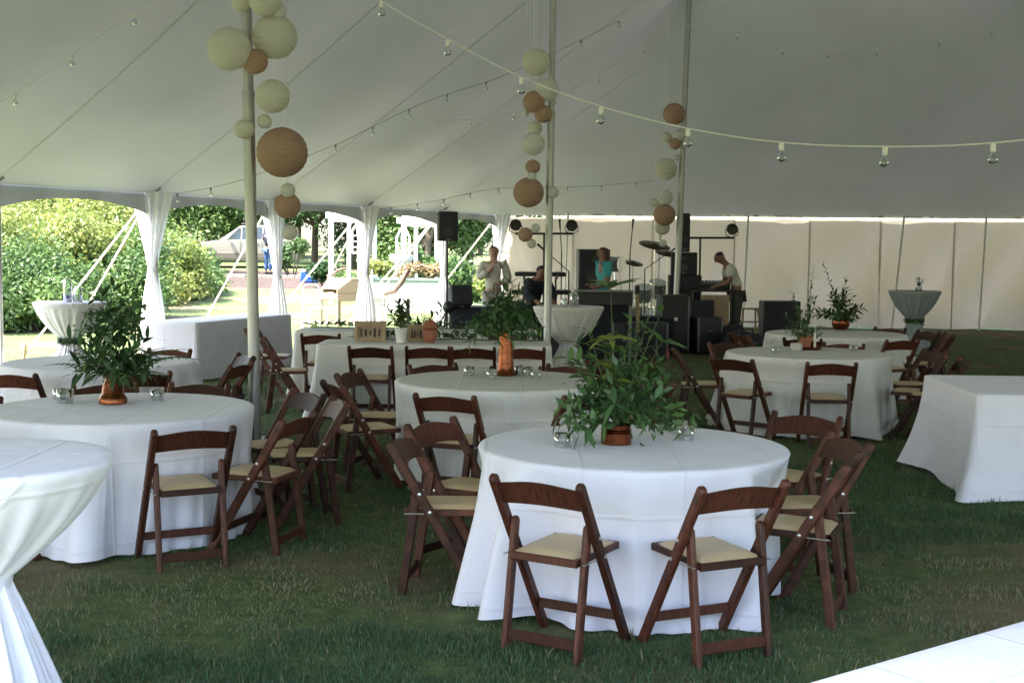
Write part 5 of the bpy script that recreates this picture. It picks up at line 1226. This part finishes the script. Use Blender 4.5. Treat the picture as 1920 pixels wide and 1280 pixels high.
        MB().box((0, -dm[1] / 2 - .006, dm[2] * .6), (.09, .012, .06), None, .004).build('latch', 'chrome', o)
        for sx in (-1, 1):
            for sy in (-1, 1): MB().lathe([(.02, -.012), (.02, .012)], 10, (sx * (dm[0] / 2 - .05), sy * (dm[1] / 2 - .05), .02), Matrix.Rotation(PI / 2, 3, 'X')).build('castor', 'blackm', o)
    o = thing('bass_guitar', 'dark electric guitar leaning on a stand beside the piano', 'guitar', g(1196, 20.0) + Vector((0, 0, 0)), .3)
    MB().prism([(-.14, .12), (-.17, .25), (-.12, .36), (-.15, .48), (-.09, .52), (-.03, .47), (.03, .47), (.09, .50), (.13, .46), (.11, .36), (.17, .25), (.14, .12), (0, .08)], .045).build('body', 'black', o); MB().bar((0, -.02, .45), (0, .02, 1.05), .055, .025, (0, 1, 0)).build('neck', 'pine', o); MB().box((0, .03, 1.11), (.08, .02, .14), None, .006).build('headstock', 'black', o)
    MB().tube([(-.15, -.1, 0), (0, .06, .3), (.15, -.1, 0)], .01, 6).build('stand', 'blackm', o)
    # mixing desk
    p = g(1332, 22.6); zt = At(1332, 542, 22.6).z - p.z; o = thing('mixing_table', 'work table with tan front panel carrying the sound desk', 'table', p, -.05)
    MB().box((0, 0, zt - .02), (.72, .6, .04), None, .006).build('tabletop', 'black', o); MB().box((.05, -.26, zt * .48), (.5, .02, zt * .86)).build('front_panel', 'card', o)
    for sx in (-1, 1):
        for sy in (-1, 1): MB().bar((sx * .33, sy * .26, 0), (sx * .33, sy * .26, zt - .04), .035, .035, (0, 1, 0)).build('leg', 'blackm', o)
    q = thing('sound_mixer', 'black sound mixing desk sloping on the work table', 'mixer', p + Vector((.05, 0, zt)), -.05); MB().box((0, 0, .07), (.55, .42, .1), Matrix.Rotation(.15, 3, 'X'), .01).build('case', 'black', q)
    for i in range(8):
        for j in range(2): MB().lathe([(.010, 0), (.008, .018)], 8, (-.22 + i * .06, -.08 + j * .12, .115 + .02 * j)).build('knob', 'chrome', q)
    q = thing('laptop', 'open dark laptop beside the mixing desk', 'laptop', p + Vector((-.26, .1, zt + .002)), .3); MB().box((0, 0, .01), (.34, .24, .018), None, .005).build('base', 'blackm', q); MB().box((0, .125, .13), (.34, .012, .23), Matrix.Rotation(-.15, 3, 'X'), .004).build('screen', 'blackm', q)
    # wooden step stool, bags
    o = thing('step_stool', 'wooden step stool standing against the beige wall', 'stool', g(1405, 25.6), .1)
    for s_ in (-1, 1):
        for y, t in ((-.2, -.08), (.2, .08)): MB().bar((s_ * .20, y, 0), (s_ * .15, t, .50), .035, .03, (0, 1, 0)).build('leg', 'pine', o)
        MB().bar((s_ * .185, -.17, .16), (s_ * .185, .17, .16), .02, .03).build('side_rail', 'pine', o)
    MB().box((0, 0, .515), (.40, .26, .03), None, .006).build('seat', 'pine', o); MB().box((0, -.18, .26), (.38, .12, .025), None, .005).build('step', 'pine', o); MB().bar((-.19, -.18, .12), (.19, -.18, .12), .03, .02).build('rung', 'pine', o)
    for px, D, r, lab, sd in ((1395, 20.6, (.36, .25, .24), 'slumped dark gig bag on the grass beside the round tables', 3), (1425, 19.8, (.30, .25, .17), 'flat dark bag lying beside the gig bag', 4), (1375, 21.3, (.25, .2, .28), 'upright dark rucksack below the mixing table', 5)):
        o = thing('gig_bag', lab, 'bag', g(px, D), .2); mb = MB()
        mb.ball((0, 0, r[2] * .85), r, 20, 12); mb.v = [(x * (1 + .1 * math.sin(z * 17 + sd)), y * (1 + .1 * math.sin(x * 13)), max(.0, z + .025 * math.sin(x * 19 + y * 11 + sd))) for x, y, z in mb.v]; mb.build('bag', 'bagm', o, 180)
        MB().tube([(-.15, -r[1] * .5, r[2] * 1.4), (-.1, -r[1] * .6, r[2] * 2.0), (.1, -r[1] * .6, r[2] * 2.0), (.15, -r[1] * .5, r[2] * 1.4)], .012, 6).build('handle', 'blackm', o)
    cab('road_case', 'dark wide road case standing against the beige wall', g(1462, 24.4), (.70, .5, .74), .0, 0, 'case')
    o = thing('cloth_bundle', 'dark red cloth bundle under the ivory cocktail table', 'cloth', g(1095, 17.2)); mb = MB(); mb.ball((0, 0, .1), (.3, .22, .16), 18, 10); mb.v = [(x, y, max(0, z + .03 * math.sin(x * 20) * math.sin(y * 17))) for x, y, z in mb.v]; mb.build('folds', 'red', o, 180)
band()
# ================================================================== PEOPLE
def skinobj(name, V, E, Rr, m, parent, roots, lv=2):
    me = bpy.data.meshes.new(name); me.from_pydata([tuple(v) for v in V], E, []); me.materials.append(M[m]); o = link(name, me, parent)
    md = o.modifiers.new('skin', 'SKIN'); md.use_smooth_shade = True; md.branch_smoothing = .6
    if not me.skin_vertices: pass
    lay = me.skin_vertices[0].data
    for i, r in enumerate(Rr): lay[i].radius = r if isinstance(r, tuple) else (r, r); lay[i].use_root = i in roots
    sb = o.modifiers.new('smooth', 'SUBSURF'); sb.levels = lv; sb.render_levels = lv
    return o
def person(label, loc, rz, J, top, bottom, hairm, skin='skin', hair='short', H=1.72, dress=False, extra=None):
    """J overrides joints of a 1.7 m figure that looks along -y"""
    o = thing('person', label, 'person', loc, rz, None); k = H / 1.72
    D = dict(pel=(0, 0, .94), spn=(0, .005, 1.12), chs=(0, 0, 1.30), nkb=(0, .01, 1.44), nk=(0, 0, 1.50), hd=(0, -.015, 1.59), cr=(0, -.005, 1.66), shl=(.17, 0, 1.40), ell=(.22, .03, 1.14), wrl=(.22, -.06, .92), hal=(.22, -.09, .84), shr=(-.17, 0, 1.40), elr=(-.22, .03, 1.14), wrr=(-.22, -.06, .92), har=(-.22, -.09, .84), hpl=(.09, 0, .88), knl=(.10, -.02, .50), anl=(.10, .02, .09), tol=(.11, -.13, .035), hpr=(-.09, 0, .88), knr=(-.10, -.02, .50), anr=(-.10, .02, .09), tor=(-.11, -.13, .035))
    D.update({a: b for a, b in J.items() if a != 'face'}); D = {a: Vector(b) * k for a, b in D.items()}
    names = list(D); ix = {n: i for i, n in enumerate(names)}
    Rd = dict(pel=(.145, .10), spn=(.125, .09), chs=(.15, .10), nkb=(.085, .075), nk=.062, hd=(.098, .112), cr=(.085, .095), shl=.070, ell=.050, wrl=.034, hal=(.042, .026), shr=.070, elr=.050, wrr=.034, har=(.042, .026), hpl=.098, knl=.068, anl=.044, tol=.040, hpr=.098, knr=.068, anr=.044, tor=.040)
    E = [('pel', 'spn'), ('spn', 'chs'), ('chs', 'nkb'), ('nkb', 'nk'), ('nk', 'hd'), ('hd', 'cr'), ('chs', 'shl'), ('shl', 'ell'), ('ell', 'wrl'), ('wrl', 'hal'), ('chs', 'shr'), ('shr', 'elr'), ('elr', 'wrr'), ('wrr', 'har'), ('pel', 'hpl'), ('hpl', 'knl'), ('knl', 'anl'), ('anl', 'tol'), ('pel', 'hpr'), ('hpr', 'knr'), ('knr', 'anr'), ('anr', 'tor')]
    V = [D[n] for n in names]; EE = [(ix[a], ix[b]) for a, b in E]; RR = [Rd[n] for n in names]; roots = {ix['pel']}
    for s, w_, h in ((1, 'wrl', 'hal'), (-1, 'wrr', 'har')):
        d = (D[h] - D[w_]).normalized(); sd = d.cross(Vector((0, 0, 1)));
        if sd.length < .2: sd = d.cross(Vector((0, 1, 0)))
        sd.normalize(); cu = d.cross(sd)
        for q, (of, L) in enumerate(((-.028, .06), (-.010, .075), (.009, .07), (.026, .055), (-.036, .05))):
            b = D[h] + sd * of * k if q < 4 else D[w_].lerp(D[h], .4) + sd * of * .8 * k
            dd = d if q < 4 else (d * .6 - sd * .8).normalized(); n0 = len(V)
            V += [b, b + dd * L * .55 * k, b + (dd * .8 + cu * .5) * L * k]; RR += [.010, .009, .008]; EE += [(n0, n0 + 1), (n0 + 1, n0 + 2)]; roots.add(n0)
    skinobj('body', V, EE, RR, skin, o, roots)
    # shirt
    def part(name, chain, m, grow, trim=None):
        nm = []; vs = []; rr = []
        ee = []
        for a, b in chain:
            for n in (a, b):
                if n not in nm:
                    nm.append(n)
                    if isinstance(n, tuple): p = D[n[0]].lerp(D[n[1]], n[2]); r0 = Rd[n[0]]; r1 = Rd[n[1]]; f = lambda z: z if isinstance(z, tuple) else (z, z); r = tuple(f(r0)[i] * (1 - n[2]) + f(r1)[i] * n[2] for i in (0, 1))
                    else: p = D[n]; r = Rd[n] if isinstance(Rd[n], tuple) else (Rd[n],) * 2
                    vs.append(p); rr.append(tuple(x + grow for x in r))
            ee.append((nm.index(a), nm.index(b)))
        return skinobj(name, vs, ee, rr, m, o, {0})
    sl = .75 if top[1] == 'short' else .95
    el = (('shl', 'ell', sl), ('shr', 'elr', sl))
    ch = [('pel', 'spn'), ('spn', 'chs'), ('chs', ('chs', 'nkb', .55)), ('chs', 'shl'), ('chs', 'shr')]
    if top[1] == 'short': ch += [('shl', el[0]), ('shr', el[1])]
    else: ch += [('shl', 'ell'), ('ell', ('ell', 'wrl', .8)), ('shr', 'elr'), ('elr', ('elr', 'wrr', .8))]
    part('shirt', ch, top[0], .022 if top[1] == 'short' else .03)
    part('trousers', [('pel', 'hpl'), ('hpl', 'knl'), ('knl', ('knl', 'anl', .9)), ('pel', 'hpr'), ('hpr', 'knr'), ('knr', ('knr', 'anr', .9))], bottom, .016)
    for a, t in (('anl', 'tol'), ('anr', 'tor')):
        c = D[a].lerp(D[t], .5); d = (D[t] - D[a]); MB().ball((c.x, c.y, max(.04, c.z - .01)), (.05, .14, .045), 12, 8, Matrix.Rotation(math.atan2(d.x, -d.y), 3, 'Z')).build('shoe', 'shoe', o, 180)
    # head details: the head axis frame
    hd, cr = D['hd'], D['cr']; up = (cr - D['nk']).normalized(); fw = J.get('face', None); fw = Vector(fw).normalized() if fw is not None else Vector((0, -1, 0)); fw = (fw - up * fw.dot(up)).normalized(); sd = up.cross(fw)
    Rm = Matrix((sd, fw, up)).transposed()
    for s in (-1, 1):
        MB().ball(hd + Rm @ Vector((s * .031, .083, .02)), .010, 8, 6).build('eye', 'eye', o, 180)
        MB().ball(hd + Rm @ Vector((s * .078, -.005, .0)), (.012, .022, .032), 8, 6, Rm).build('ear', skin, o, 180)
    MB().ball(hd + Rm @ Vector((0, .095, -.012)), (.012, .018, .024), 8, 6, Rm).build('nose', skin, o, 180)
    MB().ball(hd + Rm @ Vector((0, .080, -.048)), (.024, .010, .007), 8, 6, Rm).build('mouth', 'lip', o, 180)
    if hair:
        mb = MB(); n, m_ = 22, 14; vs = []
        for i in range(m_ + 1):
            for j in range(n):
                a = 2 * PI * j / n; fwd = math.sin(a)     # +1 towards the face
                lim = (.50 if fwd > .35 else 1.05 if hair == 'short' else 1.25) * PI / 2 if hair != 'buzz' else (.42 if fwd > .35 else .85) * PI / 2
                t = lim * i / m_; wob = 1 + .04 * math.sin(a * 9 + i)
                vs.append(hd + Rm @ (Vector((.089 * math.sin(t) * math.cos(a) * wob, .100 * math.sin(t) * math.sin(a) * wob - .008, .055 + .088 * math.cos(t) - .05))))
        mb.add(vs, [(i * n + j, (i + 1) * n + j, (i + 1) * n + (j + 1) % n, i * n + (j + 1) % n) for i in range(m_) for j in range(n)]); mb.build('hair', hairm, o, 180)
        if hair == 'long':
            mb = MB(); mb.grid(lambda u, v: tuple(hd + Rm @ Vector((.085 * math.cos(PI * u) * (1 + .25 * v), -.02 - .085 * math.sin(PI * u) * (1 - .1 * v) + .01 * math.sin(u * 25), .03 - .30 * v))), 24, 10); mb.build('hair_length', hairm, o, 180)
    return o
person('person in a loose white shirt and pale trousers with one hand at the chin', Gr(925, 21.8), .05, dict(elr=(-.24, -.06, 1.16), wrr=(-.06, -.17, 1.30), har=(0, -.17, 1.38), ell=(.24, .02, 1.14), wrl=(.12, -.14, 1.08), hal=(.03, -.17, 1.08)), ('tshirtw', 'long'), 'lightsk', 'hair', H=1.80)
person('person in dark navy clothes bending over behind the slim tent pole', Gr(1003, 20.8), .5, dict(pel=(0, .12, .80), hpl=(.09, .1, .76), hpr=(-.09, .1, .76), knl=(.1, -.08, .44), knr=(-.1, -.08, .44), spn=(0, .06, .98), chs=(0, -.06, 1.14), nkb=(0, -.14, 1.25), nk=(0, -.18, 1.29), hd=(0, -.22, 1.37), cr=(0, -.225, 1.44), shl=(.17, -.1, 1.22), shr=(-.17, -.1, 1.22), ell=(.24, -.16, .98), elr=(-.24, -.16, .98), wrl=(.14, -.34, .88), wrr=(-.14, -.34, .88), hal=(.12, -.40, .84), har=(-.12, -.40, .84)), ('darkcl', 'long'), 'darkcl', 'hair', 'skin2')
person('person in a teal t shirt with long dark hair standing behind the piano', Gr(1131, 20.7), math.radians(-75), dict(ell=(.2, -.02, 1.13), wrl=(.16, -.2, 1.06), hal=(.14, -.27, 1.10), elr=(-.21, .02, 1.13), wrr=(-.18, -.14, .95), har=(-.16, -.21, .93)), ('teal', 'short'), 'jeans', 'hairb', 'skin2', 'long', 1.81)
person('person in a white t shirt and grey trousers leaning over the sound desk', Gr(1381, 22.5), math.radians(-90), dict(pel=(0, .04, .93), spn=(0, -.02, 1.12), chs=(0, -.11, 1.28), nkb=(0, -.2, 1.40), nk=(0, -.24, 1.44), hd=(0, -.30, 1.50), cr=(0, -.34, 1.565), face=(0, -.8, -.6), shl=(.17, -.14, 1.36), shr=(-.17, -.14, 1.36), ell=(.22, -.16, 1.10), elr=(-.22, -.16, 1.10), wrl=(.16, -.38, 1.02), wrr=(-.16, -.38, 1.02), hal=(.14, -.46, .99), har=(-.14, -.46, .99)), ('tshirtw', 'short'), 'greytr', 'hair', 'skin2', 'buzz', 1.82)
person('person in blue jeans standing at the open side of the parked car', Gr(503, 47.6), 2.6, dict(ell=(.24, -.1, 1.16), wrl=(.2, -.3, 1.22), hal=(.2, -.38, 1.24)), ('darkcl', 'short'), 'jeans', 'hair', 'skin', H=1.75)
